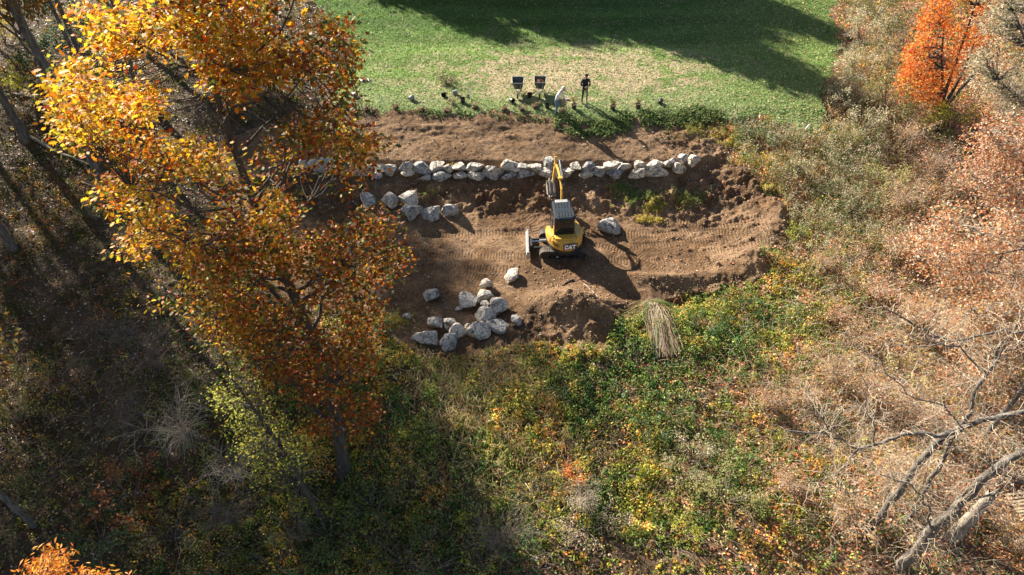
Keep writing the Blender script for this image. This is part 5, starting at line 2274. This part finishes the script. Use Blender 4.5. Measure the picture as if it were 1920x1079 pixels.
# ------------------------------------------------------------------ bare shrubs, small trees, brush
def twig_mesh(name, seed, H, spread, stems, sub, sides=3, arch=.5, tip=.003, r=.014):
    rg = np.random.default_rng(seed)
    tb = Tubes()
    tips = []
    for s in range(stems):
        a = rg.uniform(0, 6.28)
        d = np.array([math.cos(a), math.sin(a), 0])
        l = rg.uniform(.6, 1)
        e = d * spread * l * rg.uniform(.3, 1) + np.array([0, 0, H * l])
        m = d * spread * .12 + np.array([0, 0, H * .6 * l])
        P = []
        for t in np.linspace(0, 1, 7):
            P.append((1 - t) ** 2 * np.zeros(3) + 2 * t * (1 - t) * m + t * t * (e - [0, 0, arch * H * .35 * t]) + rg.normal(0, .02, 3) * t * H)
        tb.add(P, np.linspace(r, tip, 7), sides)
        for k in range(sub):
            i = int(rg.integers(2, 7))
            p = P[i]
            dr = norm(rg.normal(size=3) + d * .6 + [0, 0, .5])
            L = rg.uniform(.2, .55) * H * .6
            q = [p, p + dr * L * .5 + rg.normal(0, .04, 3) * H * .3, p + dr * L + rg.normal(0, .06, 3) * H * .3 - [0, 0, .06 * H]]
            tb.add(q, [r * .45, r * .3, tip], sides)
            tips.append(q[2])
            tips.append(q[1])
            if k % 2 == 0:
                dr2 = norm(dr + rg.normal(0, .7, 3))
                q2 = [q[1], q[1] + dr2 * L * .35, q[1] + dr2 * L * .6 + rg.normal(0, .03, 3)]
                tb.add(q2, [r * .3, r * .22, tip], sides)
                tips.append(q2[2])
        tips.append(P[-1])
    return tb.mesh(name), np.array(tips)


PALE_L = [(.58, .34, .18), (.60, .46, .30), (.52, .22, .08), (.58, .42, .12)]
ORNG_L = [(.80, .22, .03), (.78, .30, .05), (.70, .14, .04), (.75, .42, .06), (.62, .10, .05)]
PINK_L = [(.60, .27, .12), (.68, .48, .32), (.46, .15, .07), (.68, .58, .44), (.56, .38, .12)]
RUST_L = [(.32, .11, .04), (.42, .18, .07), (.22, .09, .04)]
YEL_L = [(.52, .48, .06), (.38, .40, .06), (.60, .50, .08), (.24, .30, .05)]
OLV_L = [(.14, .15, .05), (.24, .22, .08), (.09, .11, .035), (.34, .27, .12)]
CREAM_L = [(.56, .48, .32), (.44, .40, .22), (.62, .54, .40), (.30, .28, .12)]


def bare_shrubs():
    pv = []
    for k in range(5):
        me, tips = twig_mesh('twig', 400 + k, 1.9 + .25 * k, 1.3, 22, 9, arch=.6)
        me.materials.append(M['twig'])
        m2 = me.copy()
        m2.materials[0] = M['twig_dark']
        pv.append((me, m2, tips))
    rg = np.random.default_rng(9)
    L = [(1640, 560, 1.1, 'beside the russet leafy patch right of the soil tracks'), (1700, 612, 1.2, 'tangled pale one in the middle of the right slope'), (1600, 650, 1.0, 'thin one right of the green weeds'),
         (1760, 650, 1.2, 'between the russet patch and the large leaning branch'), (1560, 715, .9, 'low one at the left rim of the bare thicket'), (1500, 752, .9, 'feathery pale one above the tip of the long bare limb'),
         (1440, 765, .7, 'smallest pale one furthest left in the thicket'), (1625, 745, 1.1, 'just above the middle of the long bare limb'), (1690, 790, 1.1, 'right behind the long bare limb'),
         (1790, 748, 1.2, 'above the fork of the long bare limb'), (1860, 690, 1.3, 'near the right edge above the forked limb'), (1660, 480, 1.0, 'at the top of the russet patch'),
         (1745, 330, 1.1, 'grey one below the yellow leaves of the orange maple'), (1700, 285, 1.0, 'grey one right of the pale plumed bushes'), (1790, 370, 1.1, 'grey one between maple and russet trees'),
         (1560, 600, .9, 'by the green weeds below the soil heap corner'), (1830, 860, 1.1, 'in front of the thick trunks at the lower right'), (1720, 905, 1.0, 'between the two thick trunks'),
         (1800, 950, 1.0, 'around the broken pale trunk'), (1655, 935, 1.2, 'upright one left of the thick trunks'), (1590, 985, 1.3, 'tall upright one at the bottom by the dark trunk base'),
         (1480, 920, .7, 'small one on the rust leaf carpet below the long limb tips'), (1880, 1030, 1.0, 'below the wooden slats'), (1680, 395, .9, 'grey one above the russet patch'),
         (1890, 560, 1.2, 'at the right edge beside the russet tree'), (1540, 500, .7, 'low one among the pale green weeds')]
    for i, (px, py, s, lab) in enumerate(L):
        p = hit(px, py)
        R = root('bare_shrub', p, 'bare pale twiggy shrub, ' + lab, 'shrub', 'bare shrubs on the right slope')
        o = bpy.data.objects.new('twig', pv[i % 5][0])
        COL.objects.link(o)
        o.parent = R
        o['kind'] = 'stuff'
        R.rotation_euler.z = rg.uniform(0, 6.28)
        R.scale = (s, s, s * rg.uniform(.75, 1.0))
        tips = pv[i % 5][2]
        t = tips[rg.integers(0, len(tips), 700)] + rg.normal(0, .11, (700, 3))
        leaf_obj('foliage', [leaves(t, rg.normal(size=t.shape) + [0, 0, .5], rg.uniform(.07, .13, 700), pick(700, PALE_L if i % 3 else PINK_L, [3, 3, 2, 1], .2, rg), 'quad', None, rg)], 'leaf', R)['kind'] = 'stuff'
    L = [(300, 705, 1.4, 'upper one in the shaded hollow under the oak'), (250, 820, 1.2, 'left one in the shaded hollow'), (360, 840, 1.4, 'with long white twigs in the middle of the hollow'),
         (450, 900, 1.5, 'with pink white twigs beside the yellow vine'), (440, 985, 1.2, 'lowest one in the hollow below the yellow vine'), (240, 655, 1.1, 'small one at the top of the hollow below the gold leaf tips'),
         (940, 1030, 1.2, 'at the bottom centre in deep shade'), (1090, 950, .8, 'star shaped pale one below the small orange bush'), (560, 1010, 1.0, 'thin arching one right of the yellow vine')]
    for i, (px, py, s, lab) in enumerate(L):
        p = hit(px, py)
        R = root('bare_shrub', p, 'bare grey shrub, ' + lab, 'shrub', 'bare shrubs in the shaded hollow')
        o = bpy.data.objects.new('twig', pv[(i + 2) % 5][0 if i in (2, 3, 7) else 1])
        COL.objects.link(o)
        o.parent = R
        o['kind'] = 'stuff'
        R.rotation_euler.z = rg.uniform(0, 6.28)
        R.scale = (s, s, s)


bare_shrubs()


def bushes():
    """leafy bushes and small trees one can point at"""
    Bs = [
        # px, py, width, height, leaves, colours, leaf size, label
        (1612, 62, 1.3, 1.9, 700, CREAM_L, .13, 'pale plumed bush at the top right corner of the lawn'),
        (1640, 20, 1.5, 2.0, 800, OLV_L, .13, 'olive bush at the very top right of the lawn edge'),
        (1600, 130, 1.2, 1.7, 700, CREAM_L, .12, 'cream plumed bush half way down the right lawn edge'),
        (1655, 110, 1.3, 1.9, 800, [(.42, .26, .10), (.52, .34, .12), (.22, .18, .07)], .12, 'russet brown bush behind the cream plumed ones'),
        (1590, 185, 1.1, 1.5, 600, CREAM_L, .12, 'cream bush where the lawn shade meets the weeds'),
        (1690, 60, 1.4, 2.0, 800, OLV_L, .13, 'olive brown bush left of the orange maple top'),
        (1660, 190, 1.3, 1.7, 700, [(.30, .26, .08), (.44, .36, .12), (.20, .18, .07)], .11, 'yellowish brown bush left of the maple stems'),
        (1620, 235, 1.1, 1.3, 600, CREAM_L, .11, 'pinkish cream bush below the right end of the lawn'),
        (1700, 215, 1.2, 1.5, 600, OLV_L, .11, 'grey olive bush at the foot of the orange maple, left side'),
        (1780, 225, 1.2, 1.3, 520, YEL_L, .12, 'yellow leaved bush under the maple stems'),
        (1740, 245, 1.0, 1.1, 420, YEL_L, .11, 'smaller yellow bush below the maple'),
        (1830, 260, 1.4, 1.6, 700, PINK_L, .13, 'pink orange bush right of the maple stems'),
        (1880, 210, 1.5, 2.0, 800, PINK_L, .13, 'tall pink orange bush at the right edge below the pale tree'),
        (1495, 440, .7, .7, 260, YEL_L, .09, 'bright yellow green bush right of the end of the tracks'),
        (1600, 390, 1.1, 1.2, 520, [(.20, .22, .09), (.30, .30, .13), (.12, .14, .05)], .10, 'grey green bush with a dark hollow among the weeds'),
        (1660, 340, 1.1, 1.1, 520, [(.52, .48, .16), (.40, .38, .14), (.30, .30, .12)], .10, 'pale yellow leaved bush above the grey green one'),
        (1450, 260, 1.1, .9, 600, [(.22, .27, .12), (.36, .36, .20), (.14, .18, .07)], .10, 'pale green weed bush at the lower right lawn corner'),
        (1405, 245, .9, .7, 420, [(.18, .24, .10), (.30, .32, .16), (.10, .14, .05)], .10, 'round green weed bush between soil edge and lawn'),
        (1500, 320, .8, 1.1, 420, [(.50, .42, .24), (.30, .32, .13), (.56, .50, .34)], .10, 'straw topped tall bush above the end of the diggings'),
        (1680, 440, 1.2, 1.0, 620, PINK_L, .10, 'russet leafy patch bush at the left of the russet trees'),
        (1750, 470, 1.4, 1.3, 760, PINK_L, .11, 'russet pink bush in the middle of the russet patch'),
        (1620, 500, 1.1, .8, 420, PINK_L, .10, 'low rusty bush on the litter right of the soil heap'),
        (1820, 540, 1.4, 1.5, 760, PINK_L, .12, 'wide russet bush near the right edge below the bare branch'),
        (1870, 620, 1.4, 1.6, 700, CREAM_L, .12, 'cream leaved bush at the right edge'),
        (1700, 700, 1.0, .9, 420, [(.50, .46, .16), (.42, .38, .14), (.56, .36, .12)], .10, 'yellow green bush inside the bare thicket'),
        (1080, 890, .5, .6, 200, ORNG_L, .09, 'small bright orange bush in the lower middle of the slope'),
        (1105, 990, 1.2, 1.0, 700, [(.44, .34, .24), (.60, .50, .38), (.26, .18, .11)], .09, 'pale brown seeded bush below the small orange one'),
        (1170, 880, 1.0, .7, 420, YEL_L, .08, 'pale yellow green plant right of the small orange bush'),
        (1280, 1000, .6, 1.1, 260, YEL_L, .09, 'upright yellow plant in the shade at the lower right of centre'),
        (1360, 930, 1.2, 1.1, 800, [(.36, .34, .12), (.50, .44, .22), (.22, .23, .07)], .09, 'feathery olive bush above the dark patch at the lower right'),
        (1300, 870, 1.1, .8, 600, [(.50, .40, .26), (.40, .36, .17), (.58, .50, .36)], .09, 'cream feathery bush at the edge of the rust leaf carpet'),
        (890, 985, .6, .9, 180, YEL_L, .10, 'thin yellow leaved sapling in the dark lower middle'),
        (900, 1060, .6, .9, 200, YEL_L, .10, 'yellow flowered plant at the bottom edge'),
        (1000, 930, 1.1, .8, 600, OLV_L, .09, 'dark olive bush left of the star shaped shrub'),
        (700, 950, 1.2, 1.0, 640, OLV_L, .10, 'dark green bush right of the oak trunk base'),
        (620, 1000, 1.2, 1.0, 600, [(.16, .22, .06), (.26, .26, .08), (.10, .13, .04)], .09, 'mid green bush below the oak trunk base'),
        (760, 1050, 1.3, 1.0, 640, OLV_L, .10, 'dark bush at the bottom edge left of centre'),
        (520, 1060, 1.2, .9, 560, [(.12, .20, .07), (.20, .24, .07), (.07, .10, .03)], .10, 'green leafy bush at the bottom edge under the yellow vine'),
        (40, 770, 1.8, 2.0, 1000, [(.30, .28, .06), (.20, .19, .05), (.40, .30, .07)], .11, 'olive yellow bush at the left edge in the shade'),
        (250, 935, 1.4, 1.3, 520, RUST_L, .14, 'rust red leaved bush in the lower left shade'),
        (190, 1010, 1.4, 1.0, 600, [(.05, .11, .045), (.08, .15, .06), (.12, .15, .05)], .13, 'dark green broad leaved bush above the orange treetop'),
        (330, 1000, 1.4, 1.0, 620, OLV_L, .10, 'dark olive bush at the bottom left'),
        (400, 1050, 1.2, .8, 480, OLV_L, .10, 'brown olive bush at the bottom edge beside the green one'),
        (30, 960, 1.5, 1.2, 620, OLV_L, .11, 'olive bush at the left edge near the bottom'),
        (110, 880, 1.4, 1.0, 500, [(.09, .12, .04), (.15, .13, .05)], .11, 'low dark green bush by the dim trunk'),
        (330, 745, 1.2, 1.0, 420, [(.26, .24, .06), (.16, .16, .05)], .10, 'yellow olive bush under the white twigs'),
        (150, 60, 1.8, 3.6, 1500, [(.035, .065, .028), (.05, .09, .035), (.07, .11, .05)], .15, 'dark evergreen bush at the upper left'),
        (105, 110, 1.5, 2.6, 1000, [(.04, .07, .03), (.06, .09, .035)], .15, 'lower dark evergreen bush between the trunks'),
        (24, 170, 1.3, 2.0, 500, YEL_L, .14, 'yellow leaved sapling at the far upper left edge'),
        (10, 60, 1.5, 2.4, 600, [(.50, .38, .06), (.34, .28, .06)], .14, 'gold leaved bush at the top left corner'),
        (180, 405, .9, .7, 240, [(.10, .14, .05), (.18, .18, .06)], .10, 'small green plant below the foot of the grey trunk'),
        (470, 330, 1.0, .9, 240, OLV_L, .10, 'olive brush beneath the oak at the end of the diggings'),
        (1325, 610, .9, .5, 420, [(.05, .12, .04), (.08, .16, .05), (.14, .18, .06)], .09, 'bright green low plant right of the uprooted grass'),
        (1390, 590, 1.0, .6, 420, [(.06, .12, .04), (.10, .17, .06)], .09, 'dark green ivy like patch below the soil heap corner'),
        (1230, 800, .9, .5, 400, [(.05, .12, .04), (.09, .17, .06)], .09, 'dark green patch in the middle of the lower slope'),
        (1060, 720, .9, .5, 400, [(.06, .12, .04), (.12, .19, .07)], .09, 'green patch right of the straw streak'),
        (720, 612, .6, .6, 260, [(.36, .42, .16), (.24, .30, .10)], .09, 'pale green bush at the lower left end of the diggings'),
    ]
    for (px, py, w, h, n, cols, lf, lab) in Bs:
        n = int(n * 1.5)
        w, h = w * 1.25, h * 1.2
        clump('bush', px, py + h * 8, lab, 'bush', w, h, n, cols, [4, 3, 2, 2, 1][:len(cols)] if len(cols) <= 5 else None, 20, lf, 'bushes on the slopes', flat=.15)


bushes()


def stem_tree(name, lab, stems, crown, ncl, cols, probs, leaf, mat='bark_dark', grp=None, nleaf=18, shape='star', Yr=1.2, spread=.22, seed=3, sides=7, droop=-.1):
    """small tree: stems = [(points, r0, r1)] in world space, crown = pixel outline with a middle depth"""
    rg = np.random.default_rng(seed)
    base = Vector(stems[0][0][0])
    R = root(name, base, lab, 'tree', grp)
    nodes = []
    for P, r0, r1 in stems:
        tb = Tubes().add(P, np.linspace(r0, r1, len(P)), sides)
        tb.obj('trunk', mat, R, base)
        P = np.array([tuple(p) for p in P])
        for a, b in zip(P[:-1], P[1:]):
            for t in np.linspace(0, 1, 4):
                nodes.append(a + (b - a) * t)
    nodes = np.array(nodes[len(nodes) // 5:])
    poly, Y0 = crown
    xs = [p[0] for p in poly]
    ys = [p[1] for p in poly]
    S = []
    while len(S) < ncl:
        px, py = rg.uniform(min(xs), max(xs)), rg.uniform(min(ys), max(ys))
        if inpoly(np.array([px]), np.array([py]), poly)[0] and fbm(np.array([px / 40]), np.array([py / 40]), seed, 3)[0] > .38:
            S.append(np.array(at(px, py, Y0 + rg.uniform(-Yr, Yr))))
    tb = Tubes()
    parts = []
    for e in S:
        j = np.argmin(((nodes - e) ** 2).sum(1) + np.where(nodes[:, 2] > e[2], 3, 0))
        limb(tb, nodes[j], e, .018, .004, .0, 5, .10, 4, rg, .1)
        n = max(3, int(nleaf * rg.uniform(.6, 1.3)))
        q = e + rg.normal(0, spread, (n, 3))
        parts.append(leaves(q - np.array(base), rg.normal(0, .6, (n, 3)) + [0, -.1, .8], rg.uniform(leaf * .7, leaf * 1.25, n), pick(n, cols, probs, .18, rg), shape, norm(rg.normal(0, 1, (n, 3)) + [0, 0, droop]), rg))
    tb.obj('branch', mat, R, base)['kind'] = 'stuff'
    leaf_obj('foliage', parts, 'leaf', R)['kind'] = 'stuff'
    return R


def other_trees():
    b = hit(1762, 208)
    Y = b.y
    st = []
    for i, pts in enumerate(([(1762, 208), (1775, 165), (1795, 110), (1815, 50), (1835, -10)], [(1764, 208), (1790, 165), (1812, 120), (1835, 60)],
                [(1768, 206), (1800, 168), (1838, 128), (1875, 95)], [(1760, 206), (1768, 160), (1765, 110), (1770, 50)])):
        st.append(([at(x, y, Y - .05 * k + .1 * i) for k, (x, y) in enumerate(pts)], .13, .03))
    stem_tree('maple_tree', 'bright orange maple with several dark stems in the upper right', st,
              ([(1672, 200), (1690, 130), (1705, 80), (1735, 20), (1750, -60), (1900, -60), (1870, 20), (1845, 80), (1810, 110), (1800, 150), (1765, 200), (1740, 215)], Y),
              430, ORNG_L, [4, 4, 2, 2, 1], .15, seed=11, nleaf=22, spread=.2)
    # pale tree in the top right corner
    Y = 27
    st = [([at(2010, 420, Y), at(1980, 250, Y), at(1940, 120, Y), at(1900, 20, Y + .3)], .16, .03), ([at(1985, 260, Y), at(1930, 200, Y - .4), at(1870, 150, Y - .6)], .07, .015)]
    g = gz(at(2010, 420, Y).x, Y)
    p0 = at(2010, 420, Y)
    st[0] = ([Vector((p0.x, Y, g - .1))] + st[0][0], .2, .03)
    stem_tree('pale_leaved_tree', 'tree with pale cream green leaves in the top right corner', st,
              ([(1850, 190), (1810, 130), (1830, 60), (1860, -20), (1990, -20), (1990, 240), (1900, 230)], Y), 620, CREAM_L, [4, 3, 3, 2], .14, 'bark', seed=12, nleaf=16, shape='lance', spread=.22)
    # russet trees on the right edge
    for i, (poly, Y, bp, cols, lab) in enumerate([
        ([(1800, 330), (1830, 240), (1960, 210), (1990, 420), (1890, 430)], 24, (2000, 640), PINK_L, 'sparse pink orange leaved tree on the right edge below the cream one'),
        ([(1700, 480), (1740, 400), (1850, 380), (1960, 420), (1980, 560), (1850, 560), (1760, 530)], 21, (1990, 800), [(.60, .23, .08), (.68, .44, .24), (.70, .58, .42), (.46, .15, .06)], 'sparse russet leaved tree with a bare grey branch at the middle right edge'),
        ([(1780, 640), (1800, 570), (1950, 560), (1980, 720), (1850, 720)], 18.5, (2010, 980), PALE_L, 'sparse pale leaved tree at the right edge above the thick forked limb')]):
        p0 = at(*bp, Y)
        g = gz(p0.x, Y)
        cx = sum(p[0] for p in poly) / len(poly)
        cy = sum(p[1] for p in poly) / len(poly)
        c = at(cx, cy, Y)
        st = [([Vector((p0.x, Y, g - .1)), Vector((p0.x - .1, Y, (g + c.z) / 2)), Vector((p0.x - .5, Y, c.z + 1.5)), Vector((p0.x - .8, Y, c.z + 3))], .16, .03)]
        for (bx, by) in poly[:3]:
            e = at(bx + 20, by + 10, Y)
            m = Vector((p0.x - .2, Y, (g + c.z) / 2 + .3))
            st.append(([m, m.lerp(e, .4) + Vector((0, 0, .3)), m.lerp(e, .75) + Vector((0, 0, .1)), e], .06, .012))
        stem_tree('russet_tree', lab, st, (poly, Y), 520, cols, [4, 4, 3, 1], .12, 'bark_pale', seed=20 + i, nleaf=15, shape='quad', spread=.28)
    # orange treetop in the lower left corner
    Y = 6.0
    p0 = at(90, 1150, Y)
    st = [([Vector((p0.x, Y, gz(p0.x, Y) - .1)), Vector((p0.x + .1, Y, 5)), Vector((p0.x, Y, p0.z + .6))], .14, .02)]
    stem_tree('orange_treetop', 'glowing orange treetop poking up at the lower left corner', st,
              ([(15, 1150), (25, 1085), (50, 1058), (95, 1034), (125, 1042), (150, 1072), (185, 1080), (225, 1078), (240, 1150)], Y), 130, [(.80, .28, .03), (.78, .40, .06), (.62, .14, .03)], [4, 3, 2], .12,
              'bark', seed=31, nleaf=18, shape='lance', spread=.11, Yr=.5, droop=.5)
    # yellow vine tree
    b = hit(610, 985)
    Y = b.y
    pts = [(610, 985), (565, 905), (525, 835), (475, 765), (430, 705), (405, 610)]
    st = [([b] + [at(x, y, Y + .12 * i) for i, (x, y) in enumerate(pts[1:])], .10, .02)]
    stem_tree('vine_covered_tree', 'leaning small tree wrapped in yellow green vine leaves below the oak', st,
              ([(600, 990), (520, 985), (450, 860), (400, 760), (385, 690), (420, 640), (470, 650), (490, 720), (560, 800), (620, 870), (640, 960)], Y + .3), 230,
              YEL_L, [4, 4, 3, 3], .10, 'bark_dark', seed=32, nleaf=13, shape='quad', spread=.2, Yr=.7)
    # small rusty sapling at the oak's foot
    b = hit(560, 905)
    st = [([b, b + Vector((-.1, 0, 1.5)), b + Vector((-.3, .1, 2.8))], .04, .01)]
    stem_tree('sapling', 'thin orange leaved sapling in front of the oak trunk foot', st,
              ([(520, 850), (560, 800), (620, 840), (640, 910), (560, 900)], b.y), 50, [(.62, .26, .05), (.64, .42, .08)], [2, 2], .11, 'bark', seed=33, nleaf=9, shape='quad', spread=.2, Yr=.5)


other_trees()


def big_bare_trees():
    """thick trunks leaning through the lower right corner, seen from above"""
    rg = np.random.default_rng(44)

    def path(pl, Ys):
        P = [at(x, y, Yy) for (x, y), Yy in zip(pl, Ys)]
        Q = [P[0]]
        for a, b in zip(P[:-1], P[1:]):
            l = (b - a).length
            for t in (.33, .66):
                Q.append(a.lerp(b, t) + Vector(rg.normal(0, .05 * min(l, 1.2), 3)))
            Q.append(b)
        return Q

    def fan(tb, pts, n, L, r=.02, up=.4):
        tips = []
        P = np.array([tuple(p) for p in pts])
        for k in range(n):
            i = int(rg.integers(0, len(P) - 1))
            p = P[i] + (P[i + 1] - P[i]) * rg.random()
            d = norm(rg.normal(size=3) * [1, 1, .6] + [-.5, .1, up])
            l = rg.uniform(.4, 1) * L
            q = limb(tb, p, p + d * l, r, .005, -.05, 6, .16, 4, rg)
            for m in range(3):
                a = q[int(rg.integers(1, 5))]
                d2 = norm(d + rg.normal(0, .7, 3))
                q2 = limb(tb, a, a + d2 * l * .5, r * .45, .003, -.05, 4, .2, 3, rg)
                tips += [q2[-1], q2[2]]
                a = q2[1]
                d3 = norm(d2 + rg.normal(0, .8, 3))
                limb(tb, a, a + d3 * l * .28, r * .25, .003, 0, 3, .2, 3, rg)
        return tips
    defs = [
        ('forked bare tree whose long twisting limb reaches left over the rust leaves',
         [[(1550, 1095), (1600, 1035), (1655, 965), (1700, 900), (1755, 832), (1800, 805), (1860, 785), (1960, 765)],
          [(1800, 805), (1760, 818), (1725, 812), (1690, 815), (1655, 830), (1610, 842), (1575, 822), (1530, 812), (1475, 808)],
          [(1610, 842), (1590, 865), (1570, 890), (1515, 906)], [(1575, 822), (1550, 800), (1530, 770)], [(1640, 836), (1640, 800), (1622, 770), (1618, 710)]],
         [.17, .085, .04, .03, .03], 13.2),
        ('thickest bare trunk crossing the lower right corner',
         [[(1655, 1110), (1700, 1050), (1740, 1000), (1800, 940), (1860, 885), (1960, 830)], [(1740, 1000), (1745, 960), (1730, 930), (1700, 905), (1650, 890)],
          [(1800, 940), (1850, 930), (1900, 905), (1960, 900)]], [.23, .05, .05], 11.8),
        ('dark bare trunk between the forked tree and the thickest trunk',
         [[(1610, 1110), (1650, 1050), (1690, 990), (1730, 930), (1760, 880), (1800, 800), (1850, 700), (1880, 640)],
          [(1800, 800), (1770, 760), (1700, 740), (1660, 700), (1640, 660)], [(1850, 700), (1800, 650), (1740, 640), (1700, 625)], [(1850, 700), (1900, 620), (1930, 560)]], [.12, .03, .03, .03], 13.4)]
    for li, (lab, pls, rs, Y) in enumerate(defs):
        P0 = path(pls[0], [Y + .05 * k for k in range(len(pls[0]))])
        P0[0] = Vector((P0[0].x, P0[0].y, min(P0[0].z, gz(P0[0].x, P0[0].y)) - .1))
        base = P0[0]
        R = root('bare_tree', base, lab, 'tree', 'bare trees at the lower right')
        Tubes().add(P0, np.linspace(rs[0], rs[0] * .45, len(P0)), 10).obj('trunk', 'bark', R, base)
        tw = Tubes()
        tips = fan(tw, P0[3:], 46, 2.0, .013)
        for pl, r in zip(pls[1:], rs[1:]):
            P = path(pl, [Y + .15 + .06 * i for i in range(len(pl))])
            Tubes().add(P, np.linspace(r, r * .3, len(P)), 7).obj('limb', 'bark', R, base)
            tips += fan(tw, P, 22, 1.4, .010)
        tw.obj('twig', 'twig', R, base)['kind'] = 'stuff'
        tips = np.array(tips)
        t = tips[rg.integers(0, len(tips), 420)] + rg.normal(0, .08, (420, 3))
        leaf_obj('foliage', [leaves(t - np.array(base), rg.normal(size=t.shape) + [0, 0, .5], rg.uniform(.05, .1, 420), pick(420, PALE_L, [3, 3, 2, 1], .2, rg))], 'leaf', R)['kind'] = 'stuff'
    # middle right bare limbs
    for pls, lab, Y, r in [([[(1990, 455), (1920, 468), (1880, 475), (1845, 480), (1800, 470)], [(1880, 475), (1870, 500), (1850, 505)]], 'bare grey branch reaching in from the right edge over the russet patch', 20, .05),
                           ([[(1990, 600), (1930, 620), (1860, 625), (1780, 640), (1720, 650), (1660, 648)], [(1780, 640), (1740, 620), (1700, 600), (1640, 560)]], 'long grey branch crossing from the right edge above the bare thicket', 16.5, .06)]:
        P0 = path(pls[0], [Y] * len(pls[0]))
        base = Vector((P0[0].x + .6, Y, gz(P0[0].x + .6, Y) - .1))
        R = root('bare_tree', base, lab, 'tree', 'bare branches reaching in from the right')
        Tubes().add([base, base + Vector((0, 0, (P0[0].z - base.z) * .6)), P0[0]], [.12, .10, .07], 8).obj('trunk', 'bark', R, base)
        tw = Tubes()
        for pl in pls:
            P = path(pl, [Y] * len(pl))
            Tubes().add(P, np.linspace(r, r * .25, len(P)), 6).obj('limb', 'bark', R, base)
            fan(tw, P, 14, 1.3, .013)
        tw.obj('twig', 'twig', R, base)['kind'] = 'stuff'
    # broken pale trunk
    a = hit(1782, 1012)
    b = Vector(at(1862, 925, a.y + .2))
    R = root('broken_trunk', a, 'broken pale barkless trunk leaning beside the wooden slats', 'broken trunk')
    Tubes().add([a - Vector((0, 0, .2)), a.lerp(b, .5), b], [.27, .21, .16], 10).obj('log', 'bark_pale', R, a)
    bm = bmesh.new()
    for k in range(7):
        q = (b - a) + Vector((rg.normal(0, .06), rg.normal(0, .06), 0))
        cyl(bm, q, q + Vector((.15, .02, rg.uniform(.1, .35))), .04, .005, 5)
    bm_obj('splinter', bm, 'bark_pale', R)['kind'] = 'stuff'


big_bare_trees()


def slats():
    a = hit(1871, 952)
    b = hit(1915, 1018)
    R = root('wooden_decking', a, 'weathered wooden slatted decking at the lower right edge', 'decking')
    d = (b - a)
    d.z = 0
    d.normalize()
    e = Vector((-d.y, d.x, 0))
    ang = math.atan2(e.y, e.x)
    z0 = max(gz(a.x, a.y), gz(b.x, b.y)) + .75 - a.z
    first = None
    for k in range(17):
        c = d * (.145 * k - .1) + e * 1.6 + Vector((0, 0, z0))
        if first is None:
            bm = bmesh.new()
            box(bm, (0, 0, 0), (3.2, .085, .03))
            first = o = bm_obj('slat', bm, 'plank', R, bevel=.006)
        else:
            o = first.copy()
            COL.objects.link(o)
            o.parent = R
        o.location = c + Vector((0, 0, random.uniform(-.006, .006)))
        o.rotation_euler = (0, 0, ang + random.uniform(-.012, .012))
    for s in (.2, 1.5, 2.9):
        bm = bmesh.new()
        box(bm, (0, 0, 0), (2.6, .07, .16))
        o = bm_obj('joist', bm, 'plank', R)
        o.location = d * 1.1 + e * s + Vector((0, 0, z0 - .10))
        o.rotation_euler.z = math.atan2(d.y, d.x)


slats()


def logs():
    for pl, r, lab, mat in [([(-20, 177), (30, 179), (92, 184)], .11, 'pale fallen log lying level at the upper left edge', 'bark_pale'),
                            ([(58, 258), (100, 284), (135, 297), (168, 312)], .10, 'curved pale fallen log ending at the grey trunk', 'bark_pale'),
                            ([(150, 342), (172, 350), (194, 353)], .06, 'short pale fallen branch beside the foot of the grey trunk', 'bark_pale'),
                            ([(415, 1000), (380, 1018), (352, 1052)], .04, 'thin fallen branch in the shade under the yellow vine', 'bark'),
                            ([(1075, 525), (1062, 530), (1054, 537)], .05, 'short broken stick lying on top of the soil mound', 'twig_dark'),
                            ([(1095, 533), (1110, 546), (1122, 558)], .02, 'thin pale stick on the crest of the soil mound', 'twig')]:
        P = []
        for px, py in pl:
            h = hit(px, py)
            P.append(h + Vector((0, 0, r * .8)))
        Q = []
        for a, b in zip(P[:-1], P[1:]):
            for t in (0, .33, .66):
                q = a.lerp(b, t)
                q.z = gz(q.x, q.y) + r * .8
                Q.append(q + Vector((0, random.uniform(-.3, .3) * r, 0)))
        Q.append(P[-1])
        nm = 'fallen_log' if r > .08 else 'fallen_branch'
        R = root(nm, Q[0], lab, 'log' if r > .08 else 'branch')
        Tubes().add(Q, np.linspace(r, r * .55, len(Q)), 8).obj('wood', mat, R, Q[0])


logs()
